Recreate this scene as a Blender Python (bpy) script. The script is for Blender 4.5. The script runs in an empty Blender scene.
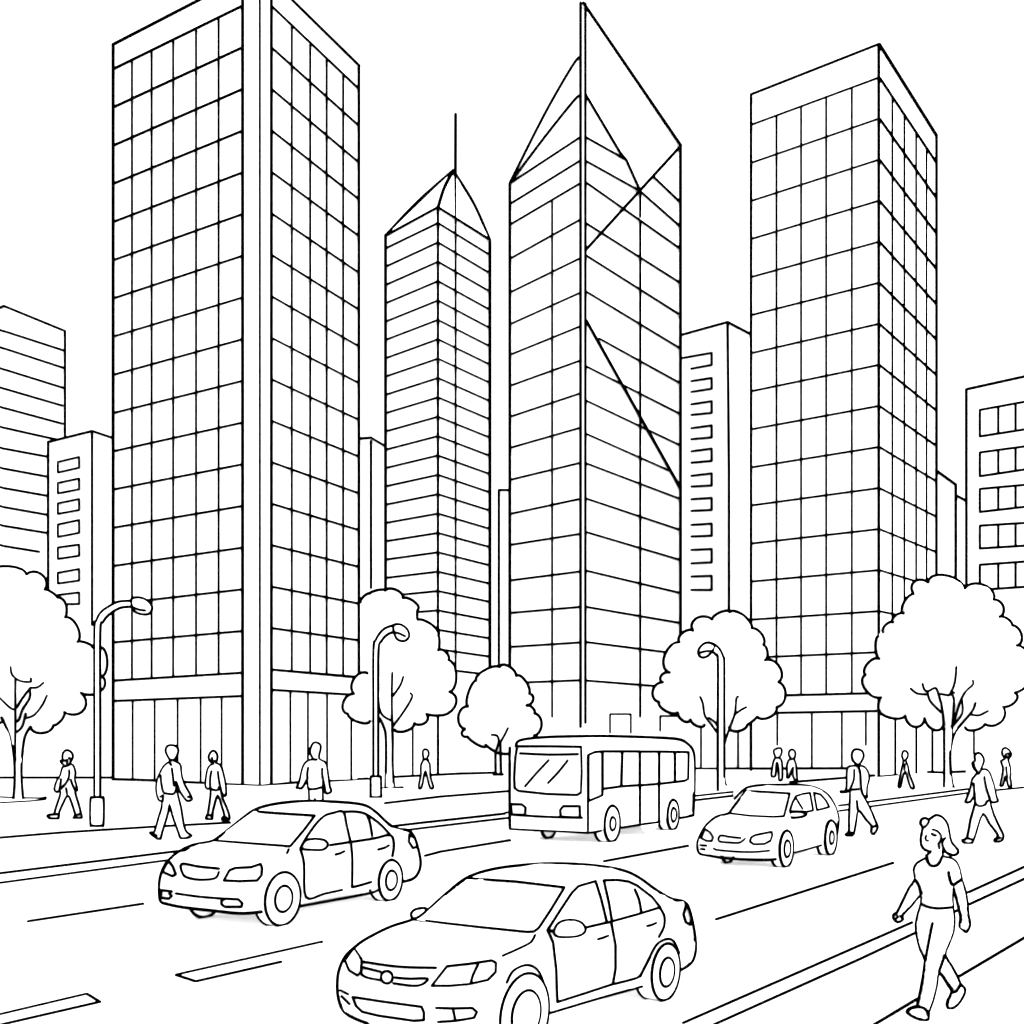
import bpy, math
import numpy as np
from mathutils import Vector as V
from mathutils.bvhtree import BVHTree
from mathutils.geometry import delaunay_2d_cdt, tessellate_polygon

# ------------------------------------------------------------------ camera numbers
CH, HY, F, CX = 2.4, 740.0, 1065.0, 512.0      # eye height, horizon row, focal length in pixels
K = CH / 2.2
KERB = 0.18
sc = bpy.context.scene
COL = sc.collection
EYE = V((0, 0, CH))

def P(px, py, d): return V(((px - CX) * d / F, d, CH - (py - HY) * d / F))
def gd(py, z=0.0): return (CH - z) * F / (py - HY)          # depth of the ground at a picture row
def G(px, py, z=0.0): return P(px, py, gd(py, z))

# ------------------------------------------------------------------ materials
def mat(name, col, rough=0.9, spec=0.0, var=0.0):
    m = bpy.data.materials.new(name); m.use_nodes = True
    nt = m.node_tree; b = nt.nodes['Principled BSDF']
    b.inputs['Base Color'].default_value = (*col, 1)
    b.inputs['Roughness'].default_value = rough
    b.inputs['Specular IOR Level'].default_value = spec
    if var:
        n = nt.nodes.new('ShaderNodeTexNoise'); n.inputs['Scale'].default_value = 6
        tc = nt.nodes.new('ShaderNodeTexCoord'); nt.links.new(tc.outputs['Object'], n.inputs['Vector'])
        r = nt.nodes.new('ShaderNodeMapRange')
        r.inputs['To Min'].default_value = rough - var; r.inputs['To Max'].default_value = rough + var * .5
        nt.links.new(n.outputs['Fac'], r.inputs['Value']); nt.links.new(r.outputs['Result'], b.inputs['Roughness'])
    return m
INK = mat('black_ink_line', (0, 0, 0), 1.0)
WALL = mat('white_plaster', (.88, .88, .88), .9, 0, .05)
GLASS = mat('white_window_pane', (.88, .88, .88), .8, 0, .1)
PAINT = mat('white_car_paint', (.88, .88, .88), .8, 0, .1)
LEAF = mat('white_foliage', (.88, .88, .88), .95, 0, .05)
BARK = mat('white_bark', (.88, .88, .88), .95, 0, .05)
CLOTH = mat('white_cloth', (.88, .88, .88), .95, 0, .05)
SKIN = mat('white_skin', (.88, .88, .88), .9, 0, .05)
ROAD = mat('white_asphalt', (.88, .88, .88), .95, 0, .04)
PAVE = mat('white_paving', (.88, .88, .88), .95, 0, .04)

# ------------------------------------------------------------------ objects
def tag(o, label, cat, group=None):
    o['label'] = label; o['category'] = cat
    if group: o['group'] = group
    return o
def thing(name, loc, label, cat, group=None):
    o = bpy.data.objects.new(name, None); COL.objects.link(o); o.location = loc
    o.empty_display_size = .2
    return tag(o, label, cat, group)

WS = 1.4
W0 = 2.45     # usual line width in pixels of the drawing
class M:
    def __init__(s): s.v = []; s.f = []; s.m = []
    def add(s, vs, fs, mi=0):
        o = len(s.v); s.v += [V(p) for p in vs]
        for f in fs: s.f.append([o + i for i in f]); s.m.append(mi)
    def box(s, lo, hi, mi=0):
        a, b = lo, hi
        vs = [(x, y, z) for z in (a[2], b[2]) for y in (a[1], b[1]) for x in (a[0], b[0])]
        s.add(vs, [(0, 2, 3, 1), (4, 5, 7, 6), (0, 1, 5, 4), (2, 6, 7, 3), (0, 4, 6, 2), (1, 3, 7, 5)], mi)
    def slab(s, front, back, mi=0):
        n = len(front)
        s.add(list(front) + list(back), [list(range(n)), list(range(2 * n - 1, n - 1, -1))] +
              [(i, i + n, (i + 1) % n + n, (i + 1) % n) for i in range(n)], mi)
    def tube(s, pts, rad, mi=1, n=6):
        """round bar along pts; rad a number or one per point; sharp corners start a new bar"""
        P_ = [V(p) for p in pts]
        R_ = [rad] * len(P_) if not hasattr(rad, '__len__') else list(rad)
        q = [P_[0]]; r = [R_[0]]
        for p, x in zip(P_[1:], R_[1:]):
            if (p - q[-1]).length > 1e-5: q.append(p); r.append(x)
        if len(q) < 2: return
        a = 0
        for i in range(1, len(q)):
            if i == len(q) - 1 or (q[i] - q[i-1]).angle(q[i+1] - q[i]) > .75:
                s._bar(q[a:i+1], r[a:i+1], mi, n); a = i
    def _bar(s, q, r, mi, n):
        t0 = (q[1] - q[0]).normalized(); t1 = (q[-1] - q[-2]).normalized()
        q = [q[0] - t0 * r[0] * .7] + q + [q[-1] + t1 * r[-1] * .7]
        r = [r[0] * .6] + list(r) + [r[-1] * .6]
        up = V((0, 0, 1)) if abs(t0.z) < .9 else V((1, 0, 0))
        rings = []; nrm = (up - t0 * up.dot(t0)).normalized()
        for i, p in enumerate(q):
            t = (q[min(i+1, len(q)-1)] - q[max(i-1, 0)]).normalized()
            nrm = nrm - t * nrm.dot(t)
            nrm = nrm.normalized() if nrm.length > 1e-6 else t.orthogonal().normalized()
            b = t.cross(nrm)
            rings.append([p + (nrm * math.cos(2*math.pi*k/n) + b * math.sin(2*math.pi*k/n)) * r[i] for k in range(n)])
        vs = [x for g in rings for x in g]
        fs = [(i*n+k, i*n+(k+1) % n, (i+1)*n+(k+1) % n, (i+1)*n+k) for i in range(len(q)-1) for k in range(n)]
        fs += [list(range(n-1, -1, -1)), [(len(q)-1)*n+k for k in range(n)]]
        s.add(vs, fs, mi)
    def ln(s, pts, w=W0):
        """black line whose bar is w drawing-pixels thick where it stands"""
        s.tube(pts, [WS * w * .5 * p[1] / F for p in pts])
    def lathe(s, c, ax, prof, n=28, mi=0):
        """prof: (offset along ax, radius)"""
        ax = V(ax).normalized(); u = ax.orthogonal().normalized(); w = ax.cross(u)
        vs = [V(c) + ax*o + (u*math.cos(2*math.pi*k/n) + w*math.sin(2*math.pi*k/n))*r for o, r in prof for k in range(n)]
        fs = [(i*n+k, i*n+(k+1) % n, (i+1)*n+(k+1) % n, (i+1)*n+k) for i in range(len(prof)-1) for k in range(n)]
        fs += [list(range(n-1, -1, -1)), [(len(prof)-1)*n+k for k in range(n)]]
        s.add(vs, fs, mi)
    def ring(s, c, ax, R, r, n=40, mi=1):
        ax = V(ax).normalized(); u = ax.orthogonal().normalized(); w = ax.cross(u)
        m = 6; vs = []; fs = []
        for k in range(n):
            e = u*math.cos(2*math.pi*k/n) + w*math.sin(2*math.pi*k/n)
            vs += [V(c) + e*(R + r*math.cos(2*math.pi*j/m)) + ax*r*math.sin(2*math.pi*j/m) for j in range(m)]
        for k in range(n):
            for j in range(m):
                fs.append((k*m+j, k*m+(j+1) % m, (k+1) % n*m+(j+1) % m, (k+1) % n*m+j))
        s.add(vs, fs, mi)
    def bvh(s, only=None):
        tr = []
        for f, m in zip(s.f, s.m):
            if only is not None and m != only: continue
            tr += [(f[0], f[i], f[i+1]) for i in range(1, len(f)-1)]
        return BVHTree.FromPolygons(s.v, tr)
    def build(s, name, m, parent=None, smooth=False, kind=None):
        me = bpy.data.meshes.new(name)
        o0 = V((0, 0, 0)); q = parent
        while q is not None: o0 += q.location; q = q.parent
        me.from_pydata([p - o0 for p in s.v], [], s.f)
        me.materials.append(m); me.materials.append(INK)
        me.polygons.foreach_set('material_index', s.m)
        if smooth: me.polygons.foreach_set('use_smooth', [True] * len(me.polygons))
        me.update()
        o = bpy.data.objects.new(name, me); COL.objects.link(o)
        if parent: o.parent = parent
        if kind: o['kind'] = kind
        return o

# ------------------------------------------------------------------ curves
def Z(x0, y0, k, pts): return [(x0 + k*a, y0 + k*b) for a, b in pts]
def S(pts, n=5, closed=False):
    """Catmull-Rom through pts"""
    q = list(pts); N = len(q); out = []
    for i in range(N if closed else N - 1):
        g = (lambda j: q[j % N]) if closed else (lambda j: q[max(0, min(N-1, j))])
        p0, p1, p2, p3 = (np.array(g(i + j - 1), float) for j in range(4))
        for k in range(n):
            t = k / n
            out.append(tuple(.5*((2*p1)+(p2-p0)*t+(2*p0-5*p1+4*p2-p3)*t*t+(3*p1-p0-3*p2+p3)*t**3)))
    if not closed: out.append(tuple(q[-1]))
    return out
def arcs(cm, fl=.3, n=9):
    """closed chain corner, bulge point, corner, bulge point ..."""
    out = []; N = len(cm)
    for i in range(0, N, 2):
        a, m, b = (np.array(cm[(i+j) % N], float) for j in range(3))
        c = (a+b)/2; m = (m - c)*(1-fl)
        for k in range(n):
            t = math.pi*k/n; out.append(tuple(c + (a-b)/2*math.cos(t) + m*math.sin(t)))
    return out
def resample(pts, st, closed=False):
    q = list(pts) + ([pts[0]] if closed else []); out = [q[0]]
    for a, b in zip(q, q[1:]):
        L = math.hypot(b[0]-a[0], b[1]-a[1]); n = max(1, int(round(L/st)))
        out += [(a[0]+(b[0]-a[0])*i/n, a[1]+(b[1]-a[1])*i/n) for i in range(1, n+1)]
    return out[:-1] if closed else out
def inside(p, poly):
    x, y = p; c = False; j = len(poly) - 1
    for i in range(len(poly)):
        xi, yi = poly[i]; xj, yj = poly[j]
        if (yi > y) != (yj > y) and x < (xj-xi)*(y-yi)/(yj-yi)+xi: c = not c
        j = i
    return c
def fill(poly, st):
    """triangles inside an outline: points, triangles, boundary flags"""
    b = resample(poly, st, True); nb = len(b); B = np.array(b)
    xs, ys = B[:, 0], B[:, 1]; pts = [V(p) for p in b]
    for iy, y in enumerate(np.arange(ys.min()+st*.5, ys.max(), st)):
        for x in np.arange(xs.min()+st*.5*(1+iy % 2), xs.max(), st):
            if inside((x, y), b) and np.min((xs-x)**2+(ys-y)**2) > (.55*st)**2: pts.append(V((x, y)))
    r = delaunay_2d_cdt(pts, [], [list(range(nb))], 1, 1e-4)
    vo, fo, ov = r[0], r[2], r[3]
    bd = [(not o) or min(o) < nb for o in ov]
    return [(p.x, p.y) for p in vo], [list(f) for f in fo], bd

def inflate(poly, d, st, k=.8, dz=None, m=None, mi=0, wob=0, soft=3.0):
    """solid, round-bellied body whose rim is the outline, standing at depth d"""
    pts, tri, bd = fill(poly, st)
    n = len(pts); ii = [i for i in range(n) if not bd[i]]; ix = {v: j for j, v in enumerate(ii)}
    nbr = [set() for _ in range(n)]
    for f in tri:
        for a, b in ((f[0], f[1]), (f[1], f[2]), (f[2], f[0])): nbr[a].add(b); nbr[b].add(a)
    h = np.zeros(n)
    if ii:
        A = np.zeros((len(ii), len(ii))); rhs = np.zeros(len(ii))
        for i in ii:
            j = ix[i]; A[j, j] = len(nbr[i])
            for q in nbr[i]:
                if not bd[q]: A[j, ix[q]] -= 1
                rhs[j] += .5*((pts[q][0]-pts[i][0])**2+(pts[q][1]-pts[i][1])**2)*2
        h[ii] = np.sqrt(np.maximum(np.linalg.solve(A, rhs), 0)) * k
    B_ = np.array(resample(poly, st*.4, True))
    for i in ii:
        e = math.sqrt(np.min((B_[:, 0]-pts[i][0])**2+(B_[:, 1]-pts[i][1])**2)); h[i] *= min(1, .35+e/soft)
    if wob:
        for i in ii: h[i] *= 1 + wob*(math.sin(pts[i][0]*.33+1)*math.sin(pts[i][1]*.37) + .6*math.sin(pts[i][0]*.7+pts[i][1]*.5))
    m = m or M(); s = d / F
    dd = [d + (dz(*p) if dz else 0) for p in pts]
    fr = [P(p[0], p[1], dd[i]-h[i]*s) for i, p in enumerate(pts)]
    bi = {}; bk = []
    for i, p in enumerate(pts):
        if bd[i]: bi[i] = i
        else: bi[i] = n + len(bk); bk.append(P(p[0], p[1], dd[i]+h[i]*s))
    m.add(fr + bk, tri + [[bi[a] for a in reversed(f)] for f in tri], mi)
    return m

def cast(px, py, bv, dfall=None, lo=3, hi=200):
    dr = V(((px-CX)/F, 1, -(py-HY)/F)); L = dr.length
    best = None
    for b in bv:
        h = b.ray_cast(EYE, dr/L)
        if h[0] is not None and (best is None or h[0].y < best): best = h[0].y
    if best is not None: return best, True
    if dfall: return dfall, False
    ds = np.linspace(lo, hi, 40); 
    for _ in range(3):
        e = [min(b.find_nearest(EYE + dr*float(x))[3] for b in bv) for x in ds]
        i = int(np.argmin(e)); ds = np.linspace(ds[max(0, i-1)], ds[min(len(ds)-1, i+1)], 12)
    return float(ds[5]), False
def ink(m, lines, bv, w=W0, dfall=None, lo=3, hi=200, st=2.0, push=1.5):
    for l in lines:
        ww = w
        if isinstance(l, tuple): l, ww = l
        q = resample(l, st); out = []
        for px, py in q:
            d, hit = cast(px, py, bv, dfall, lo, hi)
            out.append(P(px, py, d - (push*ww*d/F if hit else 0)))
        m.ln(out, ww)
def patch(name, poly, bv, mt, parent, lines=(), st=None, edge=True, off=.004, thick=.012, lo=3, hi=200, w=W0, m_only=False):
    xs = [p[0] for p in poly]; ys = [p[1] for p in poly]
    st = st or max(1.5, min(max(xs)-min(xs), max(ys)-min(ys))/4)
    pts, tri, bd = fill(poly, st); m = M(); n = len(pts)
    D = [cast(px, py, bv, None, lo, hi)[0] for px, py in pts]
    fr = [P(p[0], p[1], d-off) for p, d in zip(pts, D)]; bk = [P(p[0], p[1], d+thick) for p, d in zip(pts, D)]
    cnt = {}
    for f in tri:
        for e in ((f[0], f[1]), (f[1], f[2]), (f[2], f[0])):
            cnt[e] = cnt.get(e, 0) + 1
    rim = [e for e in cnt if (e[1], e[0]) not in cnt]
    m.add(fr+bk, tri + [[a+n for a in reversed(f)] for f in tri] + [(a, a+n, b+n, b) for a, b in rim])
    L = list(lines)
    if edge: L.append(list(poly)+[poly[0]])
    ink(m, L, bv, w, None, lo, hi, push=1.8)
    return m.build(name, mt, parent)

# ------------------------------------------------------------------ setting
def structure(name, m, mt): return m.build(name, mt, None, kind='structure')
g = M(); g.add([(-3000, -60, 0), (3000, -60, 0), (3000, 6000, 0), (-3000, 6000, 0)], [(0, 1, 2, 3)])
structure('road', g, ROAD)

def cut(a, b, n=8): return [(a[0]+(b[0]-a[0])*i/n, a[1]+(b[1]-a[1])*i/n) for i in range(n+1)]
def ground_line(m, pts, z=0.0, w=W0):
    q = []
    for a, b in zip(pts, pts[1:]): q += cut(a, b)[(1 if q else 0):]
    out = []
    for px, py in q:
        d = gd(py, z); out.append(P(px, py, d) + V((0, 0, w*.45*d/F)))
    m.ln([p for p in out], w*1.08)
# far pavement, a kerb step above the road
kb = [(-160, 904), (0, 884), (163, 862), (425, 829), (505, 819.5), (695, 801.5), (733, 797), (770, 820.5), (839, 812), (968, 794), (1024, 788.5), (1120, 780)]
bot = [G(*p) for p in kb]
top = [p + V((0, 0, KERB)) for p in bot]
far = [V((160, 150, 0)), V((160, 400, 0)), V((-200, 400, 0)), V((-200, 20, 0))]
pv = M()
ring_ = [p.copy() for p in bot] + far
ringt = [V((p.x, p.y, KERB)) for p in ring_]
tri = tessellate_polygon([[V((p.x, p.y, 0)) for p in ringt]])
pv.add(ringt, [list(t) for t in tri])
n = len(ring_); pv.add(ring_ + ringt, [(i, (i+1) % n, (i+1) % n + n, i+n) for i in range(n)])
def lift(ps, w=W0): return [p + V((0, 0, w*.4*p.y/F)) for p in ps]
def seg3(a, b, ps): return ps
pv.ln(lift(bot[:7]), 2.5); pv.ln(top[:5], 2.3); pv.ln(lift(top[4:7]), 1.9); pv.ln(lift(bot[8:]), 2.1); pv.ln(lift(top[8:10]), 2.0)
for l in ([(-60, 846), (0, 839), (60, 834), (155, 828), (230, 824)], [(385, 804.5), (440, 798), (511, 792.3)],
          [(790, 783.5), (847, 779), (898, 775)], [(-40, 779), (98, 779), (113, 779)], [(358, 780.4), (368, 780)],
          [(390, 778.5), (460, 775), (497, 774)],
          [(915.6, 772.8), (943, 774), (971, 772.5), (1024, 771), (1060, 770.5)]):
    ground_line(pv, l, KERB)
for l in ([(-20, 797), (14, 798.5)], [(22, 798.8), (40, 799), (46, 798), (45, 800.5), (30, 802), (0, 803.7), (-20, 804.3)]):
    ground_line(pv, l, KERB, 1.7)
structure('pavement', pv, PAVE)
# near pavement, under the woman
e1 = [(590, 1066.5), (683, 1024), (1024, 868), (1140, 815)]
nb_ = [G(x, y, KERB) for x, y in e1]
np_ = M()
rt = nb_ + [V((70, nb_[-1].y, KERB)), V((70, 1.5, KERB)), V((nb_[0].x-2.0, 1.5, KERB))]
np_.add(rt, [list(range(len(rt)))])
rb = [V((p.x, p.y, 0)) for p in rt]; n = len(rt)
np_.add(rb + rt, [(i, (i+1) % n, (i+1) % n + n, i+n) for i in range(n)])
for l in ([(683, 1024), (912, 923.5)], [(968, 893.5), (1024, 868), (1060, 851.5)], [(713, 1026), (860, 960), (915, 934)], [(969, 905.5), (1024, 880), (1060, 863)],
          [(870, 1028), (877, 1024), (917, 1000)], [(959, 977.5), (1024, 939), (1050, 924)]):
    ground_line(np_, l, KERB)
structure('pavement', np_, PAVE)
# paint on the road
mk = M()
for l in ([(28, 922.5), (143, 905)], [(425, 857), (440, 853), (510, 841.5)], [(604, 862.5), (688, 847)], [(716, 920.5), (893, 864)]):
    ground_line(mk, l)
for dash, lines in (([(176, 976), (196, 982.5), (300, 959), (322, 943)], [[(322, 943), (176, 976), (196, 982.5), (281, 963)]]),
                    ([(-40, 1025), (87, 995), (100, 1003), (-30, 1033)], [[(-40, 1025), (87, 995), (100, 1003), (-30, 1033)]])):
    q = [G(*p) + V((0, 0, .004)) for p in dash]; mk.add(q, [list(range(len(q)))])
    for l in lines: ground_line(mk, l)
structure('road_marking', mk, ROAD)

# ------------------------------------------------------------------ buildings
class Face:
    """upright wall between two picture columns at two depths"""
    def __init__(s, xa, da, xb, db):
        s.xa, s.da, s.xb, s.db = xa, da, xb, db
        a = P(xa, HY, da); b = P(xb, HY, db); t = (b-a).normalized()
        s.n = V((t.y, -t.x, 0)); s.n = s.n if s.n.y < 0 else -s.n
    def d(s, x):
        t = (x-s.xa)/(s.xb-s.xa); return 1/((1-t)/s.da + t/s.db)
    def p(s, x, y, off=0.0): return P(x, y, s.d(x)) + s.n*off
    def quad(s, x0, x1, ya, yb, yc, yd, off):     # ya,yb top at x0,x1; yc,yd bottom at x1,x0
        return [s.p(x0, ya, off), s.p(x1, yb, off), s.p(x1, yc, off), s.p(x0, yd, off)]
    def panel(s, m, x0, x1, ya, yb, yc, yd, t=.03, mi=0): m.slab(s.quad(x0, x1, ya, yb, yc, yd, t), s.quad(x0, x1, ya, yb, yc, yd, -.05), mi)
    def line(s, m, pts, off=.03, w=W0):
        # the bar stands proud of the wall
        w = w*.9 if off else w*.93
        m.ln([EYE + (s.p(x, y, min(off, .03)) - EYE)*(1 - 2.0*w/F) for x, y in pts], w)

def prism(m, fc, tops, base=0.0):
    """four-cornered block: left, corner, right columns with tops given as picture points"""
    L, C, R = (P(x, y, d) for x, y, d in tops)
    B = V((L.x+R.x-C.x, L.y+R.y-C.y, 0)); B.z = min(L.z, R.z)
    T = [L, C, R, B]; Bt = [V((p.x, p.y, base)) for p in T]
    m.add(Bt+T, [(0, 1, 5, 4), (1, 2, 6, 5), (2, 3, 7, 6), (3, 0, 4, 7), (4, 5, 6), (4, 6, 7), (3, 2, 1, 0)])
    return B
def lerp(a, b, t): return a + (b-a)*t

def grid_rows(f, x0, x1, rows, mull, root, name='window_band', lines_top=True, w=W0, cut_m=None):
    """one glazed storey per pair of rows; rows: (y at x0, y at x1)"""
    for k, (r0, r1) in enumerate(zip(rows, rows[1:])):
        m = M(); f.panel(m, x0, x1, r0[0]+.15, r0[1]+.15, r1[1]-.15, r1[0]-.15)
        f.line(m, [(x0, r0[0]), (x1, r0[1])], w=w)
        if k == len(rows)-2: f.line(m, [(x0, r1[0]), (x1, r1[1])], w=w)
        for x in mull:
            t = (x-x0)/(x1-x0)
            f.line(m, [(x, lerp(r0[0], r0[1], t)), (x, lerp(r1[0], r1[1], t))], w=w*.92)
        m.build(name, GLASS, root)

# --- tall gridded tower with the corner pilaster
d0 = gd(786, KERB); dl = d0*1.1187; dr = d0*1.143
root = thing('office_tower', P(260, HY, d0)*1 + V((0, 0, KERB-CH)), 'tallest gridded office tower with a plain corner pilaster, behind the arched lamp on the left', 'skyscraper', 'office towers')
fl, fr = Face(113, dl, 260, d0), Face(260, d0, 359, dr)
m = M(); prism(m, None, [(113, 45, dl), (260, -31, d0), (359, 66, dr)], KERB)
fl.line(m, [(113, 779.5), (113, 45)], 0, 2.9); fr.line(m, [(359, 672), (359, 66)], 0, 2.6)
m.build('wall', WALL, root)
rowsL = [(69.4+38.2*k, 6+41.67*k) for k in range(17)]; rowsR = [(6+41.47*k, 89+36.75*k) for k in range(17)]
grid_rows(fl, 113.6, 243, rowsL, (132.4, 152, 173.6, 196.5, 219), root)
grid_rows(fr, 271, 358.4, rowsR, (291.4, 309.8, 326.3, 342.8), root)
m = M(); fl.panel(m, 113.6, 259, 45.3, -30, -2.4, 69.2); fr.panel(m, 261, 358.4, -30, 65.6, 88.7, -3.4)
fl.line(m, [(113, 45), (260, -31)], w=2.6); fr.line(m, [(260, -31), (359, 66)], w=2.6); m.build('parapet', WALL, root)
m = M(); fl.panel(m, 243, 260, -22, -31, 786, 785, .06); fr.panel(m, 260, 271, -31, -22, 785, 786, .06)
fl.line(m, [(243, -20), (243, 785)], .06, 3.0); fl.line(m, [(260.3, -31), (260.3, 786)], .08, 2.3); fr.line(m, [(271, -20), (271, 785)], .06, 2.9)
fl.line(m, [(113, 779), (155, 780.2), (220, 783.8), (259, 785.8)], .06); fr.line(m, [(261, 785.8), (297, 782.2), (328, 781), (358, 780.4)], .06)
m.build('corner_pilaster', WALL, root)
m = M(); fl.panel(m, 113.6, 242.5, 680.8, 673, 695.8, 700.8, .05); fr.panel(m, 271.6, 358.4, 670, 677.2, 694.8, 690, .05)
fl.line(m, [(113, 680.6), (243, 672.7)], .05); fl.line(m, [(113, 701), (243, 696)], .05); fr.line(m, [(271, 669.5), (358, 677.5)], .05); fr.line(m, [(271, 689.8), (358, 695)], .05)
m.build('canopy', WALL, root)
for f, xs, yt, yb in ((fl, (113.6, 133, 155, 178, 201, 222, 242.5), (700.8, 696), (779, 785)), (fr, (271.6, 290, 307.5, 326.7, 351, 358.4), (690, 695), (784.5, 780))):
    for a, b in zip(xs, xs[1:]):
        m = M(); ta, tb = ((x-xs[0])/(xs[-1]-xs[0]) for x in (a, b))
        f.panel(m, a+.1, b-.1, lerp(*yt, ta)+.6, lerp(*yt, tb)+.6, lerp(*yb, tb), lerp(*yb, ta))
        if b != xs[-1]: f.line(m, [(b, lerp(*yt, tb)), (b, lerp(*yb, tb))], w=2.1)
        m.build('shop_window', GLASS, root)

# --- tower with pyramid roof and spire
d0 = gd(775, KERB); dl = d0/.957; dr = d0/.935
root = thing('spire_tower', P(438, HY, d0) + V((0, 0, KERB-CH)), 'slender tower of thin horizontal bands with a pyramid roof and needle spire', 'skyscraper', 'office towers')
fl, fr = Face(385.5, dl, 438, d0), Face(438, d0, 490, dr)
m = M(); B = prism(m, None, [(385.5, 235, dl), (438, 207, d0), (490, 240, dr)], KERB)
fl.line(m, [(385.5, 600), (385.5, 235)], 0, 2.8); fr.line(m, [(490, 668), (490, 240)], 0, 2.8); fl.line(m, [(438, 776), (438, 207)], 0, 2.5)
m.build('wall', WALL, root)
rl = [(236, 207.5)] + [(248.5+18.3*k, 223.5+19.35*k) for k in range(24)]; rr = [(207.5, 240)] + [(223.5+19.35*k, 255+18.25*k) for k in range(24)]
grid_rows(fl, 386, 437.6, rl, (), root, w=2.3); grid_rows(fr, 438.4, 489.5, rr, (455.4,), root, w=2.3)
m = M(); fl.panel(m, 386, 437.6, rl[-1][0]+.3, rl[-1][1]+.3, 776, 777); fr.panel(m, 438.4, 489.5, rr[-1][0]+.3, rr[-1][1]+.3, 776, 776)
fl.line(m, [(413, 700), (413, 774)], w=2);
m.build('shop_window', GLASS, root)
dm = (d0 + B.y)/2; A = P(453.3, 170.5, dm)
Lp, Cp, Rp = P(385.5, 236, dl), P(438, 207.5, d0), P(490, 240, dr); Bp = V((B.x, B.y, Lp.z))
m = M(); m.add([Lp, Cp, Rp, Bp, A], [(0, 1, 4), (1, 2, 4), (2, 3, 4), (3, 0, 4)])
def bow(a, b, px): # a slightly bent roof rib
    return [a, (a+b)/2 + V((px[0]*d0/F, 0, -px[1]*d0/F)), b]
for q in (bow(Lp, A, (-2, -1.2)), bow(Cp, A, (-1.5, -1)), bow(Rp, A, (2.5, -1.5)), [Lp, Cp], [Cp, Rp]):
    m.ln(S([tuple(x) for x in q], 6), 2.8)
m.build('roof', WALL, root)
m = M(); m.tube([P(455.4, 176, dm-.3), P(455.6, 114, dm-.3)], [.125, .12], 1)
s2 = [fr.p(455.4, 222, .03), A]; m.ln([P(455.4, 172, dm), P(455.4, 218.5, fr.d(455.4))], 2.2)
m.build('spire', WALL, root)

# --- pointed tower with the braced fin
d0 = gd(772, KERB); dl = d0/.94; dr = d0/.882
root = thing('pointed_tower', P(583, HY, d0) + V((0, 0, KERB-CH)), 'pointed glass tower with a sharp triangular top and crossed diagonal braces, behind the bus', 'skyscraper', 'office towers')
fl, fr = Face(509.8, dl, 583, d0), Face(583, d0, 680.6, dr)
m = M(); Lt, C1, C2, Rt = P(509.8, 183.7, dl), P(581, 57, d0), P(583, 3, d0), P(680.6, 145.7, dr)
Bk = V((Lt.x+Rt.x-C2.x, Lt.y+Rt.y-C2.y, Lt.z)); gz = lambda p: V((p.x, p.y, KERB))
vs = [gz(Lt), gz(C2), gz(Rt), gz(Bk), Lt, C2, Rt, Bk, P(583, 57, d0)]
m.add(vs, [(0, 1, 8, 4), (1, 2, 6, 5, 8), (2, 3, 7, 6), (3, 0, 4, 7), (4, 8, 7), (8, 5, 7), (5, 6, 7)])
fl.line(m, [(509.8, 668), (509.8, 183.7)], 0, 2.8); fr.line(m, [(680.6, 650), (680.6, 145.7)], 0, 2.7)
m.build('wall', WALL, root)
m = M()
for x, y0, y1, ww, f in ((580.8, 3, 727, 2.7, fl), (585.2, 4, 723, 2.5, fr)):
    f.line(m, [(x, y0), (x, y1)], .06, ww)
fl.panel(m, 581.2, 583, 3, 3, 770, 770, .06); fr.panel(m, 583, 584.8, 3, 5, 770, 770, .06)
m.build('corner_mast', WALL, root)
rl = [(183.7, 137.6), (204.3, 161), (225, 183.7), (259, 220), (292.7, 258.5), (324.5, 293), (355, 326.6), (386, 360.8), (417, 393.6), (448, 428), (480, 463), (514, 499), (545, 534), (580.5, 571.6), (613, 607), (647, 642.5), (683, 680.3)]
rr = [(182.7, 248.8), (223.4, 283), (255.6, 315), (291.7, 348.5), (331.4, 383.3), (366.4, 414), (400.6, 445.4), (433.8, 475.5), (463.3, 499), (498.5, 530), (532, 560), (570.6, 593), (606.8, 623), (642, 654), (680.5, 688)]
for k, (a, b) in enumerate(zip(rl, rl[1:])):
    m = M(); fl.panel(m, 510.3, 580, a[0]+.2, a[1]+.2, b[1]-.2, b[0]-.2); fl.line(m, [(510, a[0]), (580, a[1])], w=2.3)
    if k >= 2:
        x = 552.4; t = (x-510)/70; fl.line(m, [(x, lerp(*a, t)), (x, lerp(*b, t))], w=2.1)
    if k == len(rl)-2: fl.line(m, [(510, b[0]), (580, b[1])], w=2.3)
    m.build('window_band', GLASS, root)
for k, (a, b) in enumerate(zip(rr, rr[1:])):
    m = M(); fr.panel(m, 586, 680, a[0]+.2, a[1]+.2, b[1]-.2, b[0]-.2)
    x0, x1 = {4: (599, 680), 7: (586, 671)}.get(k, (586, 680)); L_ = lambda x: lerp(a[0], a[1], (x-586)/94)
    fr.line(m, [(x0, L_(x0)), (x1, L_(x1))], w=2.3); t = (640-586)/94
    fr.line(m, [(640, lerp(*a, t)), (640, lerp(*b, t))], w=2.3)
    if k == len(rr)-2: fr.line(m, [(586, b[0]), (680, b[1])], w=2.3)
    m.build('window_band', GLASS, root)
m = M(); fr.panel(m, 586, 680, 14, 147, 248, 182.3)
for q, ww in (([(583, 3), (680.6, 145.7)], 2.8), ([(585.5, 95), (601, 121), (620, 153), (626, 160), (639.5, 190)], 2.6), ([(585.5, 137.3), (626, 160)], 2.3),
              ([(585.5, 161), (639.5, 191), (680, 226.6)], 2.3), ([(653, 176.6), (680, 202.4)], 2.3), ([(640, 190), (640, 217)], 2.3)):
    fr.line(m, q, w=ww)
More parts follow.
